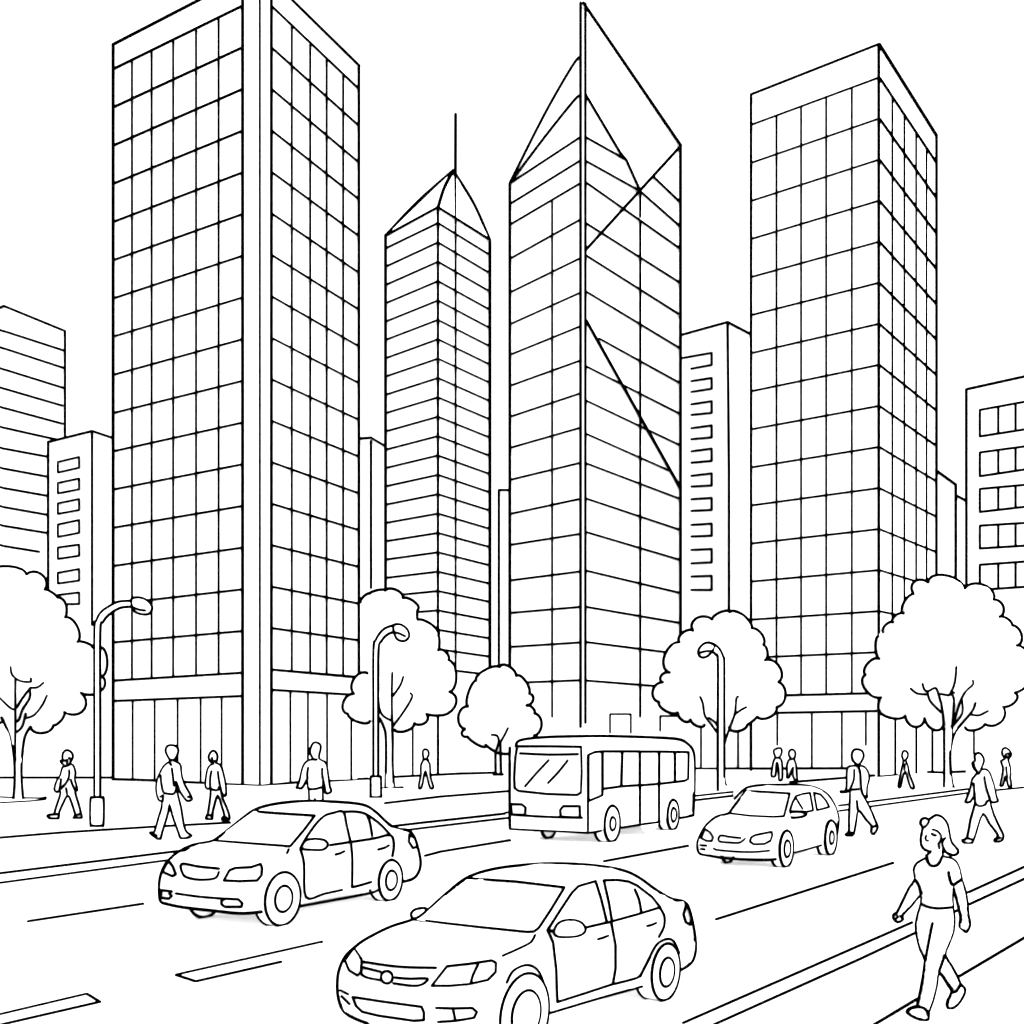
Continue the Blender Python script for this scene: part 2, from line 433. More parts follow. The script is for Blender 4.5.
m.build('glazed_crown', GLASS, root)
m = M(); fl.panel(m, 511, 580, 183.2, 58, 137, 183.6)
fl.line(m, S([(509.8, 183.7), (545, 114), (572, 67), (580, 57)], 4), w=2.6); fl.line(m, S([(510.5, 183), (545, 137), (573, 102), (579.5, 95.7)], 4), w=2.5)
m.build('glazed_crown', GLASS, root)
for q in ([(585.5, 250), (680.6, 145.7)], [(586, 320.6), (680.5, 489)]):
    m = M(); fr.line(m, q, .08, 2.9); m.build('diagonal_brace', WALL, root)
m = M(); fl.panel(m, 510.3, 580, 683.4, 680.6, 772, 774); fr.panel(m, 586, 680, 681, 688.3, 772, 772)
fl.line(m, [(552.4, 682), (552.4, 717)], w=2.1); fr.line(m, [(640, 683), (640, 717)], w=2.3); m.build('shop_window', GLASS, root)
for x0, x1, y0, last in ((609.8, 630.6, 714, 1), (660, 677, 716, 0)):
    m = M(); fr.panel(m, x0, x1, y0, y0, 772, 772, .06); fr.line(m, [(x0, 733 if last else 731), (x0, y0), (x1, y0)] + ([(x1, 733)] if last else []), .06, 1.9); m.build('door', WALL, root)

# --- gridded tower on the right
d0 = gd(777, KERB); dl = d0/.925; dr = d0/.88
root = thing('office_tower', P(879, HY, d0) + V((0, 0, KERB-CH)), 'gridded office tower with a plain band along its roof, right of the pointed tower', 'skyscraper', 'office towers')
fl, fr = Face(751, dl, 879, d0), Face(879, d0, 936.4, dr)
m = M(); prism(m, None, [(751, 94.7, dl), (879, 44.3, d0), (936.4, 136, dr)], KERB)
fl.line(m, [(751, 770), (751, 94.7)], 0, 2.6); fr.line(m, [(936.4, 600), (936.4, 136)], 0, 2.8); fl.line(m, [(879, 777), (879, 44.3)], .03, 2.9)
m.build('wall', WALL, root)
grid_rows(fl, 751.5, 878.5, [(125+38.05*k, 78+41.02*k) for k in range(16)], (776.7, 801.3, 826.4, 852), root, w=2.3)
grid_rows(fr, 879.5, 936, [(78+41.02*k, 162.6+35.4*k) for k in range(16)], (892, 904, 915.8, 926.2), root, w=2.2)
m = M(); fl.panel(m, 751.5, 878.5, 95, 44.6, 77.7, 124.7); fr.panel(m, 879.5, 936, 44.8, 136.2, 162.2, 78)
fl.line(m, [(751, 94.7), (879, 44.3)], w=2.6); fr.line(m, [(879, 44.3), (936.4, 136)], w=2.6); m.build('parapet', WALL, root)
m = M(); fl.panel(m, 752, 878.5, 696.5, 693.6, 710.8, 712.8, .05); fl.line(m, [(752, 696.2), (865, 693.4)], .05); fl.line(m, [(752, 713.3), (879, 711)], .05)
m.build('canopy', WALL, root)
xs = (752, 777.5, 812, 842, 866, 878.5)
for a, b in zip(xs, xs[1:]):
    m = M(); fl.panel(m, a+.1, b-.1, 713.5, 712.5, 772, 772)
    if b < 878: fl.line(m, [(b, 712.5), (b, {777.5: 745, 866: 745}.get(b, 768))], w=2.1)
    if b > 878: fl.line(m, [(751, 768.5), (864, 768.2)], .05)
    m.build('shop_window', GLASS, root)
xs = (879.5, 895, 916, 932, 936)
for a, b in zip(xs, xs[1:]):
    m = M(); fr.panel(m, a+.1, b-.1, 712, 714, 773, 775)
    if b < 936: fr.line(m, [(b, 714), (b, {895: 774}.get(b, 773))], w=2.3)
    if b == 895: fr.line(m, [(880, 776.6), (897, 775)], w=2.3)
    m.build('shop_window', GLASS, root)

# --- smaller buildings between and behind the towers
def block(name, label, tops, dC, rL, rR, bodylines, wid=2.5, cat='building'):
    (xl, yl), (xc, yc), (xr, yr) = tops
    root = thing(name, P(xc, HY, dC) + V((0, 0, KERB-CH)), label, cat, 'lower buildings between the towers')
    a, b = Face(xl, dC*rL, xc, dC), Face(xc, dC, xr, dC*rR)
    m = M(); prism(m, None, [(xl, yl, dC*rL), (xc, yc, dC), (xr, yr, dC*rR)], KERB)
    a.line(m, [(xl, yl), (xc, yc)], 0, wid); b.line(m, [(xc, yc), (xr, yr)], 0, wid)
    for f, q in bodylines: (a, b)[f].line(m, q, 0, wid)
    m.build('wall', WALL, root)
    return root, a, b
root, a, b = block('banded_office', 'low office with closely spaced horizontal bands, cut off by the left edge of the picture', [(-60, 330), (4, 306), (65, 331)], 84, 1.1, 1.0625, [(1, [(65, 331), (65, 520)]), (1, [(65, 520), (65, 770)])])
st = [(330, 351), (347.3, 368.5), (368.3, 388.5), (387.6, 406.5), (407, 424.5), (427, 441.5), (448, 460), (468, 480), (487.5, 499), (506.5, 518), (525.3, 536), (545.5, 556), (565, 574), (584, 592), (603, 610), (622, 628)]
for k, (p, q) in enumerate(zip(st, st[1:])):
    m = M(); yc = lerp(p[0], p[1], 4/65); b.panel(m, 5, 64.5, lerp(p[0], p[1], 5/65)+.2, p[1]+.2, q[1]-.2, lerp(q[0], q[1], 5/65)-.2)
    xe = {3: 62, 4: 62, 11: 39}.get(k, 64.5)
    if k < 12: b.line(m, [(4.2, yc), (xe, lerp(p[0], p[1], xe/65))], w=2.5)
    if k < 12: a.line(m, [(-20, p[0]-7), (4, yc)], 0, 2.2)
    m.build('window_band', GLASS, root)
root, a, b = block('apartment_building', 'narrow white block with a column of small slanted windows, left of the tallest tower', [(48, 442), (92, 431), (122, 441)], 76, 1.037, 1.03, [(0, [(48, 442), (48, 592)]), (0, [(92, 431), (92, 625)])])
for x0, y0, x1, y1, y2, y3 in ((58, 462, 79.3, 457, 467.7, 472.6), (58, 483, 79.3, 478.5, 489.3, 493.5), (58, 503.4, 79.3, 499, 510, 514), (58, 524.5, 79.3, 520, 532.8, 537), (58, 547.5, 79.3, 544.6, 555.7, 559), (58, 572.8, 79.3, 569, 580.5, 583.6), (58, 595, 79.3, 592.4, 604, 604.3)):
    m = M(); a.panel(m, x0, x1, y0, y1, y2, y3, .02); a.line(m, [(x0, y0), (x1, y1), (x1, y2), (x0, y3), (x0, y0)], .02, 2.3); m.build('window', GLASS, root)
block('slab_block', 'narrow plain white block squeezed between the tallest tower and the spire tower', [(340, 440), (371, 437.6), (392, 450)], 82, 1.03, 1.03, [(1, [(371, 441), (371, 588)])])
block('slab_block', 'thin plain white slab squeezed between the spire tower and the pointed tower', [(498.8, 490), (530, 490), (545, 490)], 96, 1.001, 1.05, [(0, [(498.8, 490), (498.8, 668)])], 2.4)
root, a, b = block('apartment_building', 'pale block with open-sided windows, between the pointed tower and right gridded tower', [(670, 338), (727.6, 322), (760, 339)], 88, 1.06, 1.04, [(1, [(727.6, 322), (729, 470)]), (1, [(729, 470), (729, 640)])])
for k, (y0, y1, y2, y3) in enumerate(((356.5, 352.9, 365, 368.8), (381.2, 378, 388.8, 392), (404.4, 401.3, 413, 415), (428.3, 425.5, 437.5, 439.3), (451.4, 448.7, 461, 462.8), (475.9, 473.5, 485.6, 486.6), (499.3, 498, 510, 511), (525, 523.7, 535.8, 536.5), (550, 549, 562.4, 563.4), (576.6, 575.9, 590, 590))):
    m = M(); a.panel(m, 691.4, 711.8, y0, y1, y2, y3, .02); a.line(m, [(682 if k == 0 else 691.4, y0+(1.7 if k == 0 else 0)), (711.8, y1), (711.8, y2), (691.4, y3)], .02, 2.3); m.build('window', GLASS, root)
block('slab_block', 'plain white block just right of the right gridded tower', [(905, 476), (915, 455), (956, 484.6)], 84, 1.02, 1.07, [(1, [(956, 484.6), (956, 600)])])
block('slab_block', 'lowest plain white block, behind the round tree on the right', [(930, 490), (940, 487), (990, 513)], 96, 1.02, 1.06, [])
dC = 70; root = thing('office_building', P(966.3, HY, dC) + V((0, 0, KERB-CH)), 'low office building with rows of three-paned windows at the right edge', 'building', 'lower buildings between the towers')
f = Face(966.3, dC, 1090, dC*.93)
m = M(); m.slab([f.p(966.3, 389.3), f.p(1090, 362), f.p(1090, 775), f.p(966.3, 773)], [f.p(966.3, 389.3)+V((4, 9, 0)), f.p(1090, 362)+V((4, 9, 0)), f.p(1090, 775)+V((4, 9, 0)), f.p(966.3, 773)+V((4, 9, 0))])
f.line(m, [(966.3, 600), (966.3, 389.3), (1090, 362)], 0, 2.7); f.line(m, [(974, 728), (974, 754)], .01, 2.2); m.build('wall', WALL, root)
for y0, y1, y2, y3 in ((410, 402, 429.6, 436.5), (452.5, 446.6, 469.7, 476.3), (489, 485, 507, 512), (525.7, 523, 545.8, 548.5), (564.8, 561.7, 586.9, 590)):
    g_ = lambda p, q, x: lerp(p, q, (x-980)/44)
    m = M(); f.panel(m, 980, 1060, y0, g_(y0, y1, 1060), g_(y3, y2, 1060), y3, .03)
    f.line(m, [(1060, g_(y3, y2, 1060)), (980, y3), (980, y0), (1060, g_(y0, y1, 1060))], .03, 2.5)
    for x in (998.4, 1015.7, 1033, 1050): f.line(m, [(x, g_(y0, y1, x)), (x, g_(y3, y2, x))], .03, 2.4)
    m.build('window', GLASS, root)
# low shop wing left of the right tower
d0 = gd(769.5, KERB); root = thing('shop_building', P(720, HY, d0) + V((0, 0, KERB-CH)), 'low shop front with tall window bays behind the middle street tree', 'building')
f = Face(690, d0, 751, d0*.995); m = M(); m.slab([f.p(690, 697), f.p(751, 696.5), f.p(751, 770), f.p(690, 770)], [f.p(690, 697)+V((2, 8, 0)), f.p(751, 696.5)+V((2, 8, 0)), f.p(751, 770)+V((2, 8, 0)), f.p(690, 770)+V((2, 8, 0))])
f.line(m, [(690, 713.5), (751, 713.5)], 0); m.build('wall', WALL, root)
xs = (690.5, 701, 738, 756)
for a_, b_ in zip(xs, xs[1:]):
    m = M(); f.panel(m, a_+.1, b_-.1, 714, 714, 770, 770, .02); f.line(m, [(b_, 714), (b_, 769)], .02, 2.0); f.line(m, [(a_, 769), (b_, 768.6)], .02); m.build('shop_window', GLASS, root)

# ------------------------------------------------------------------ trees
def tree(label, zo, cm, trunk, tl, br, base, crown_gaps=(), wob=.05, flat=.3):
    d = gd(base[1], KERB); poly = Z(*zo, arcs(cm, flat))
    root = thing('street_tree', G(base[0], base[1], KERB), label, 'tree', 'street trees along the pavement')
    cr = inflate(poly, d, 3.6, .62, wob=wob, soft=12); bv = [cr.bvh()]
    n = 9; ol = []
    for i in range(0, len(cm), 2):
        if i//2 in crown_gaps: continue
        q = [poly[(i//2*n+j) % len(poly)] for j in range(n+1)]
        if ol and ol[-1][-1] == q[0]: ol[-1] += q[1:]
        else: ol.append(q)
    for l in ol: cr.ln([P(x, y, d-3.5*d/F) for x, y in resample(l, 2)], 2.4)
    cr.build('crown', LEAF, root)
    tk = inflate(Z(*zo, trunk), d-.02, 2.0, .8); bt = [tk.bvh()]
    ink(tk, [Z(*zo, S(l, 4)) for l in tl], bv+bt, 2.3, d, push=2); tk.build('trunk', BARK, root)
    for l in br:
        m = M(); ink(m, [Z(*zo, S(l, 4))], bv+bt, 2.1, d, push=2); m.build('branch', BARK, root)
    return root
zA = (0, 560, .234375)
tree('wide scalloped tree with bare forked twigs at the left edge', zA,
     [(-60, 60), (25, 2), (112, 62), (200, 42), (190, 128), (222, 132), (245, 160), (268, 162), (278, 185), (290, 215), (278, 245), (348, 275), (330, 350), (368, 346), (395, 372), (415, 372), (432, 372), (476, 440), (432, 497), (462, 530), (425, 558), (395, 585), (345, 565), (388, 665), (275, 648), (268, 690), (228, 705), (180, 760), (130, 712), (70, 740), (8, 690), (-60, 700), (-110, 640), (-200, 560), (-170, 450), (-220, 300), (-140, 220), (-150, 100)],
     [(30, 700), (50, 760), (60, 870), (60, 950), (52, 1020), (102, 1020), (95, 950), (92, 860), (105, 760), (130, 712), (80, 700)],
     [[(6, 672), (25, 712), (45, 750), (60, 850), (62, 940), (57, 1020)], [(130, 712), (105, 760), (93, 860), (93, 940), (99, 1020)]],
     [[(45, 455), (52, 490), (85, 515), (130, 520), (131, 505)], [(130, 545), (160, 543), (186, 523)], [(130, 545), (95, 590), (70, 630), (48, 634), (0, 590), (-30, 560)],
      [(128, 550), (126, 590), (95, 640), (82, 680), (68, 692)], [(70, 735), (95, 710), (110, 655)], [(110, 675), (145, 662), (180, 620), (200, 578)], [(65, 510), (65, 690), (64, 860)]],
     (18, 799), crown_gaps=(14, 17), flat=.4)
zB = (220, 580, .234375)
tree('tall lopsided tree behind the short curved lamp, in front of the spire tower', zB,
     [(600, 95), (608, 65), (638, 58), (675, 36), (705, 45), (760, 27), (780, 78), (838, 82), (845, 125), (838, 150), (845, 170), (915, 182), (932, 235), (941, 275), (930, 300), (972, 296), (975, 342), (1032, 410), (978, 478), (1040, 540), (935, 578), (905, 580), (880, 572), (892, 622), (828, 612), (800, 658), (745, 640), (690, 645), (640, 602), (590, 622), (545, 572), (500, 520), (572, 485), (550, 405), (630, 398), (605, 370), (602, 300), (600, 200)],
     [(690, 600), (706, 660), (708, 890), (742, 886), (738, 720), (738, 640), (735, 606)],
     [[(680, 588), (695, 620), (707, 665), (708, 780), (706, 892)], [(735, 606), (738, 680), (737, 780), (743, 886)], [(690, 891), (735, 888), (780, 885)]],
     [[(735, 395), (733, 500), (735, 640), (738, 710)], [(782, 412), (770, 448), (738, 495)], [(812, 482), (820, 500), (785, 560), (740, 622)], [(675, 300), (676, 420), (676, 520), (692, 575), (735, 602)]],
     (390, 788.5), crown_gaps=(13, 17, 18), flat=.42)
zC = (440, 620, .25390625)
tree('smallest round tree, standing just left of the bus', zC,
     [(235, 185), (275, 165), (300, 220), (345, 225), (352, 290), (385, 315), (340, 337), (372, 338), (372, 368), (425, 410), (370, 455), (350, 480), (310, 490), (290, 490), (275, 520), (260, 535), (235, 520), (225, 530), (180, 492), (165, 512), (108, 460), (72, 455), (98, 430), (45, 375), (110, 340), (98, 285), (142, 238), (165, 185)],
     [(215, 510), (219, 610), (241, 610), (238, 500)],
     [[(218, 520), (219, 610)], [(238, 480), (239, 540), (241, 610)], [(198, 625), (258, 623)], [(210, 608), (248, 608)]],
     [[(203, 452), (225, 456), (231, 480), (219, 520)], [(268, 425), (255, 452), (238, 482)]],
     (498, 776.5), crown_gaps=(5, 6), flat=.45)
zD = (640, 590, .21484375)
tree('round scalloped tree directly behind the left-facing lamp, right of the bus', zD,
     [(335, 138), (372, 96), (418, 103), (488, 108), (520, 180), (576, 200), (573, 255), (602, 292), (580, 328), (668, 350), (643, 430), (694, 490), (635, 545), (612, 602), (545, 590), (527, 610), (500, 627), (455, 668), (415, 640), (370, 650), (300, 628), (265, 642), (235, 603), (200, 620), (175, 570), (115, 572), (88, 522), (42, 468), (106, 430), (88, 395), (138, 383), (92, 305), (183, 243), (190, 192), (248, 190), (250, 118)],
     [(365, 640), (366, 930), (400, 925), (392, 880), (390, 700), (398, 660)],
     [[(398, 697), (392, 720)], [(392, 870), (396, 900), (407, 920)]],
     [[(280, 497), (293, 530), (302, 585), (330, 625), (358, 663)], [(320, 595), (345, 612), (360, 632)], [(398, 697), (420, 635), (442, 575), (448, 510), (457, 495)], [(440, 580), (468, 560), (495, 545)]],
     (722, 786), crown_gaps=(9,))
zE = (800, 560, .21875)
tree('largest round tree with a forked trunk, at the right in front of the gridded tower', zE,
     [(585, 103), (665, 48), (752, 132), (850, 95), (885, 183), (945, 210), (910, 262), (950, 262), (970, 298), (1030, 345), (988, 392), (1075, 440), (1070, 530), (1050, 575), (980, 607), (1000, 650), (925, 672), (935, 752), (845, 750), (795, 788), (755, 765), (700, 770), (655, 750), (612, 795), (570, 722), (525, 785), (480, 710), (420, 735), (362, 688), (355, 655), (370, 627), (282, 600), (298, 525), (300, 465), (362, 452), (338, 400), (358, 348), (370, 330), (380, 330), (385, 292), (425, 285), (428, 250), (475, 245), (462, 195), (520, 155), (510, 85)],
     [(656, 690), (658, 800), (658, 1020), (652, 1040), (700, 1040), (692, 1010), (688, 870), (697, 760), (700, 650)],
     [[(645, 650), (655, 720), (658, 800), (659, 950), (658, 1035)], [(690, 612), (704, 640), (697, 760), (688, 880), (690, 960), (695, 1015), (703, 1040)]],
     [[(505, 587), (535, 610), (578, 615)], [(560, 565), (568, 590), (585, 600), (620, 585), (635, 620), (648, 665)], [(583, 600), (595, 645), (645, 697)], [(643, 612), (680, 618), (690, 605), (708, 560), (715, 488)],
      [(740, 635), (742, 700), (700, 757)], [(703, 745), (728, 660), (755, 605), (790, 570), (790, 550)], [(690, 860), (712, 785), (785, 695), (803, 652)], [(783, 707), (820, 710), (860, 690)], [(690, 600), (706, 608)]],
     (950, 788), crown_gaps=(10, 18))

# ------------------------------------------------------------------ street lamps
def lamp(label, zo, path, hw, head, inner, base_poly, base_row, edges):
    d = gd(base_row, KERB); c = Z(*zo, path)
    root = thing('street_lamp', P(c[0][0], base_row, d), label, 'street lamp', 'curved street lamps')
    q = S(c[1:], 5) if len(c) > 2 else c
    q = [c[0]] + q; r = hw*zo[2]*d/F
    m = M(); m.tube([P(x, y, d) for x, y in q], r*.97, 0, 10)
    for e in edges: m.ln([P(x, y, d-hw*zo[2]*.8*d/F) for x, y in resample(Z(*zo, S(e, 5)), 3)], 2.4)
    m.build('pole', PAINT, root)
    hp = Z(*zo, S(head, 5, True)); m = inflate(hp, d, 1.6, .7); bv = [m.bvh()]
    m.ln([P(x, y, d-2*d/F) for x, y in hp+[hp[0]]], 2.4)
    ink(m, [Z(*zo, S(l, 4)) for l in inner], bv, 2.2, d); m.build('lamp_head', PAINT, root)
    if base_poly:
        bp = base_poly; m = inflate(bp, d-.02, 2.0, .75)
        m.ln([P(x, y, d-.02-2*d/F) for x, y in bp+[bp[0]]], 2.4); m.build('base_box', PAINT, root)
zL = (30, 740, .09765625)
lamp('tall arched street lamp curving right, with a rounded base box, at the left', zA, [(415, 1030), (415, 310), (422, 262), (442, 232), (475, 208), (515, 190), (562, 187)], 12,
     [(560, 180), (566, 163), (600, 161), (634, 178), (649, 205), (634, 230), (600, 230), (572, 216)], [[(562, 200), (595, 212), (620, 215)]],
     Z(*zL, S([(620, 610), (645, 588), (735, 588), (755, 612), (752, 858), (730, 876), (640, 876), (620, 855)], 4, True)), 828,
     [[(403, 1015), (403, 700), (403, 310), (412, 258), (432, 222), (465, 198), (505, 178), (562, 174)], [(428, 1010), (428, 700), (428, 310), (440, 265), (465, 234), (500, 210), (530, 201), (560, 200)]])
lamp('short curved street lamp with a small curled head, left of the spire tower tree', zB, [(665, 850), (665, 300), (676, 258), (700, 226), (725, 211), (745, 207)], 10,
     [(740, 194), (770, 190), (798, 210), (807, 240), (790, 259), (765, 258), (748, 240)], [[(746, 224), (765, 228), (790, 240)]],
     [(370.8, 776.5), (380.8, 776.5), (381.2, 797), (370.6, 797.5)], 798,
     [[(655, 835), (655, 600), (655, 300), (665, 255), (695, 212), (735, 194), (750, 191)], [(675, 835), (675, 600), (676, 310), (690, 260), (715, 233), (745, 222)]])
lamp('street lamp without base box, curving left with hooked head before the middle tree', zD, [(377, 935), (377, 330), (370, 298), (352, 275), (330, 266)], 15,
     [(325, 245), (298, 250), (274, 275), (273, 302), (292, 315), (318, 305), (336, 284), (345, 262)], [[(278, 292), (305, 285), (332, 284)]],
     None, 791.2, [[(362, 935), (362, 600), (362, 330), (352, 302), (335, 285)], [(392, 870), (392, 600), (392, 345), (386, 308), (370, 275), (345, 252), (320, 245)]])

# ------------------------------------------------------------------ vehicles
def vehicle(name, label, cat, zo, fw, rw, wid, prof, belt, outline, body_lines, parts, wheels_in, group, tread=.16, crown=.05, plan=(.09, .05), farw=True, roofcrown=.05, lw=1.0):
    """fw, rw: (u, v, half height) of the near wheels; prof: (s, z, inset) round the side view, nose last"""
    k = zo[2]; T = lambda u, v: (zo[0]+k*u, zo[1]+k*v)
    wc = []
    for u, v, hh in (fw, rw):
        px, py = T(u, v); h = hh*k; d = CH*F/((py-HY)+h); wc.append((P(px, py, d), h*d/F))
    (fc, Rf), (rc, Rr) = wc
    hd = fc-rc; hd.z = 0; wb = hd.length; hd.normalize()
    lat = V((hd.y, -hd.x, 0)); lat = lat if lat.x < 0 else -lat
    base = V((rc.x, rc.y, 0)); W = wid*K
    root = thing(name, base + hd*wb*.5 + lat*W*.5, label, cat, group)
    ss = S(prof, 3)
    nt = 11; ts = [i/(nt-1)*2-1 for i in range(nt)]; grid = []
    zmax = max(p[1] for p in prof)
    for s, z, ins in ss:
        row = []
        for t in ts:
            half = W/2 - ins*K
            front = max(0, min(1, (s-.85)/.4)); rear = max(0, min(1, (.1-s)/.35)); topf = max(0, min(1, (z-.45)/.3))
            ds = plan[0]*front*(1-t**4) - plan[1]*rear*(1-t**4)
            zz = z*K + (crown*topf + roofcrown*max(0, min(1, (z/zmax-.72)/.2)))*K*(1-t*t)
            row.append(base + hd*(s*wb+ds) + lat*(W/2 + t*half) + V((0, 0, zz)))
        grid.append(row)
    m = M(); N = len(grid)
    vs = [p for r in grid for p in r]
    fs = [(i*nt+j, i*nt+j+1, (i+1)*nt+j+1, (i+1)*nt+j) for i in range(N-1) for j in range(nt-1)]
    fs.append([j for j in range(nt)] + [(N-1)*nt+j for j in range(nt-1, -1, -1)])
    i0, i1 = belt[0]*3, belt[1]*3
    for col in (0, nt-1):
        low = list(range(0, i0+1)) + list(range(i1, N)); up = list(range(i0, i1+1))
        for ids in (low, up):
            pl = [V((ss[i][0]*wb, ss[i][1]*K, 0)) for i in ids]
            for t in tessellate_polygon([pl]): fs.append([ids[x]*nt+col for x in t])
    m.add(vs, fs); bv = [m.bvh()]; lo, hi = fc.y-3, rc.y+3
    ink(m, [Z(*zo, S(l, 5)) for l in outline], bv, 2.7*lw, None, lo, hi, push=3.0)
    ink(m, [Z(*zo, S(l, 5)) for l in body_lines], bv, 2.3*lw, None, lo, hi)
    body = m.build('body', PAINT, root)
    for pn, poly, lines, smooth, mt in parts:
        pp = Z(*zo, S(poly, 4, True) if smooth else poly)
        ed = pn not in ('body_side',)
        if pn == 'mirror':
            c = np.mean(pp, axis=0); d, _ = cast(c[0], c[1], bv, None, lo, hi); d -= .24
            mm = inflate(pp, d, 2.0, .7); mm.ln([P(x, y, d-2*d/F) for x, y in pp+[pp[0]]], 2.4); mm.build('mirror', PAINT, root)
        else: patch(pn, pp, bv, mt, root, [Z(*zo, S(l, 4)) for l in lines], lo=lo, hi=hi, w=2.4*lw, edge=(smooth != 'noedge'))
    # wheels
    for (c, R), (hin) in zip(wc, wheels_in):
        for far in (0, 1):
            if far and (not farw or (farw == 'front' and c is rc)): continue
            cc = c + lat*(W - .16 if far else 0) - lat*.02*(1 if not far else -1)
            sg = 1 if not far else -1; px = 1/ F * cc.y
            tr = tread*K
            w = M(); w.lathe(cc, lat*sg, [(0, R*.985), (tr, R*.985)]); w.ring(cc, lat, R*.985, 1.3*WS*px) if not far else None; w.ring(cc+lat*sg*tr, lat, R*.985, 1.3*WS*px)
            o = w.build('wheel', PAINT, root)
            w = M(); w.lathe(cc-lat*.012*sg, lat*sg, [(0, R*hin), (.03, R*hin)]); w.ring(cc-lat*.012*sg, lat, R*hin, 1.25*WS*px); w.build('rim', PAINT, o)
    return root
sedan = [(-.17, .18, .02), (-.26, .25, .01), (-.285, .45, 0), (-.29, .66, .03), (-.26, .76, .09), (-.10, .83, .11), (.05, 1.0, .18), (.18, 1.05, .2), (.337, 1.075, .2), (.56, 1.06, .2), (.70, .94, .15), (.84, .81, .1), (1.0, .75, .1), (1.1, .68, .09), (1.2, .60, .05), (1.27, .48, .02), (1.29, .35, .02), (1.27, .20, .04), (1.2, .17, .05)]
z1 = (320, 840, .390625)
vehicle('sedan_car', 'largest white sedan in front, round badge on its grille, cut by the bottom edge', 'car', z1, (520, 445, 105), (881, 337, 73), 1.25, sedan, (5, 11),
    [[(150, 478), (100, 462), (62, 440), (46, 400), (46, 345), (62, 302), (88, 275), (120, 252), (180, 222), (238, 203), (275, 180), (320, 140), (375, 97), (440, 75), (520, 64), (600, 60), (690, 64), (770, 76), (815, 95), (860, 127), (900, 150), (932, 158), (946, 178), (958, 230), (962, 275), (956, 305), (942, 322), (924, 333)]],
    [[(468, 296), (500, 282), (535, 265), (545, 255), (551, 243)], [(580, 446), (640, 428), (700, 410), (770, 390), (825, 375)], [(478, 365), (495, 335), (528, 320), (555, 330), (572, 362), (581, 410), (582, 440)],
     [(820, 350), (832, 325), (845, 298), (862, 268), (885, 254), (905, 258), (920, 290)], [(52, 385), (72, 395)], [(55, 400), (75, 420)]],
    [('windshield', [(375, 98), (500, 106), (626, 121), (590, 180), (560, 225), (548, 234), (530, 235), (420, 224), (320, 213), (240, 203), (275, 180), (320, 140)], [], 0, GLASS),
     ('door', [(583, 231), (600, 235), (680, 224), (746, 209), (757, 270), (757, 330), (750, 369), (680, 392), (608, 415), (605, 330), (597, 262)], [[(712, 254), (725, 250), (738, 245)]], 0, PAINT),
     ('door', [(749, 208), (800, 194), (870, 173), (882, 195), (881, 222), (868, 248), (848, 285), (832, 325), (820, 348), (795, 358), (752, 369), (759, 330), (758, 270)], [[(838, 220), (850, 217), (861, 212)], [(871, 174), (882, 195), (881, 222), (868, 248)], [(752, 369), (795, 358), (818, 349), (832, 325), (846, 298)]], 'noedge', PAINT),
     ('side_window', [(583, 230), (612, 185), (645, 135), (662, 118), (706, 105), (720, 150), (735, 211), (680, 224), (600, 234)], [], 0, GLASS),
     ('side_window', [(727, 103), (762, 102), (790, 106), (812, 116), (850, 145), (872, 172), (810, 191), (748, 208), (740, 160)], [[(806, 126), (817, 152), (823, 186)]], 0, GLASS),
     ('headlight', [(286, 373), (325, 323), (380, 317), (440, 308), (451, 314), (450, 338), (430, 358), (380, 369), (330, 373)], [[(405, 318), (392, 345), (386, 367)]], 0, GLASS),
     ('headlight', [(87, 277), (106, 305), (106, 335), (96, 347), (74, 333), (64, 308)], [], 0, GLASS),
     ('grille', [(108, 311), (200, 324), (297, 327), (275, 356), (250, 373), (190, 367), (108, 346)], [[(108, 311), (200, 324), (297, 327)], [(107, 311), (108, 346), (155, 359)], [(110, 326), (155, 337)], [(192, 352), (230, 355), (276, 355), (250, 373), (188, 367)], [(171+15*math.cos(a*.524), 351+16*math.sin(a*.524)) for a in range(13)]], 'noedge', PAINT),
     ('lower_intake', [(83, 402), (170, 415), (260, 427), (266, 442), (266, 461), (240, 463), (150, 450), (108, 440), (92, 425)], [], 0, GLASS),
     ('fog_light', [(340, 431), (390, 430), (402, 440), (395, 455), (347, 463)], [[(297, 430), (340, 431)], [(302, 466), (347, 463)]], 0, GLASS),
     ('taillight', [(938, 166), (946, 180), (952, 200), (948, 217), (937, 210), (931, 190)], [], 0, GLASS),
     ('mirror', [(599, 238), (606, 218), (622, 207), (650, 205), (671, 213), (680, 230), (668, 243), (640, 248), (610, 247)], [], 1, PAINT),
     ('mirror', [(234, 196), (234, 186), (246, 177), (268, 174), (272, 181), (252, 197), (240, 201)], [], 1, PAINT)],
    ((.58), (.50)), 'cars on the road')
z2 = (140, 780, .29296875)
sed2 = [(s, z*1.175, i*1.2) for s, z, i in sedan]
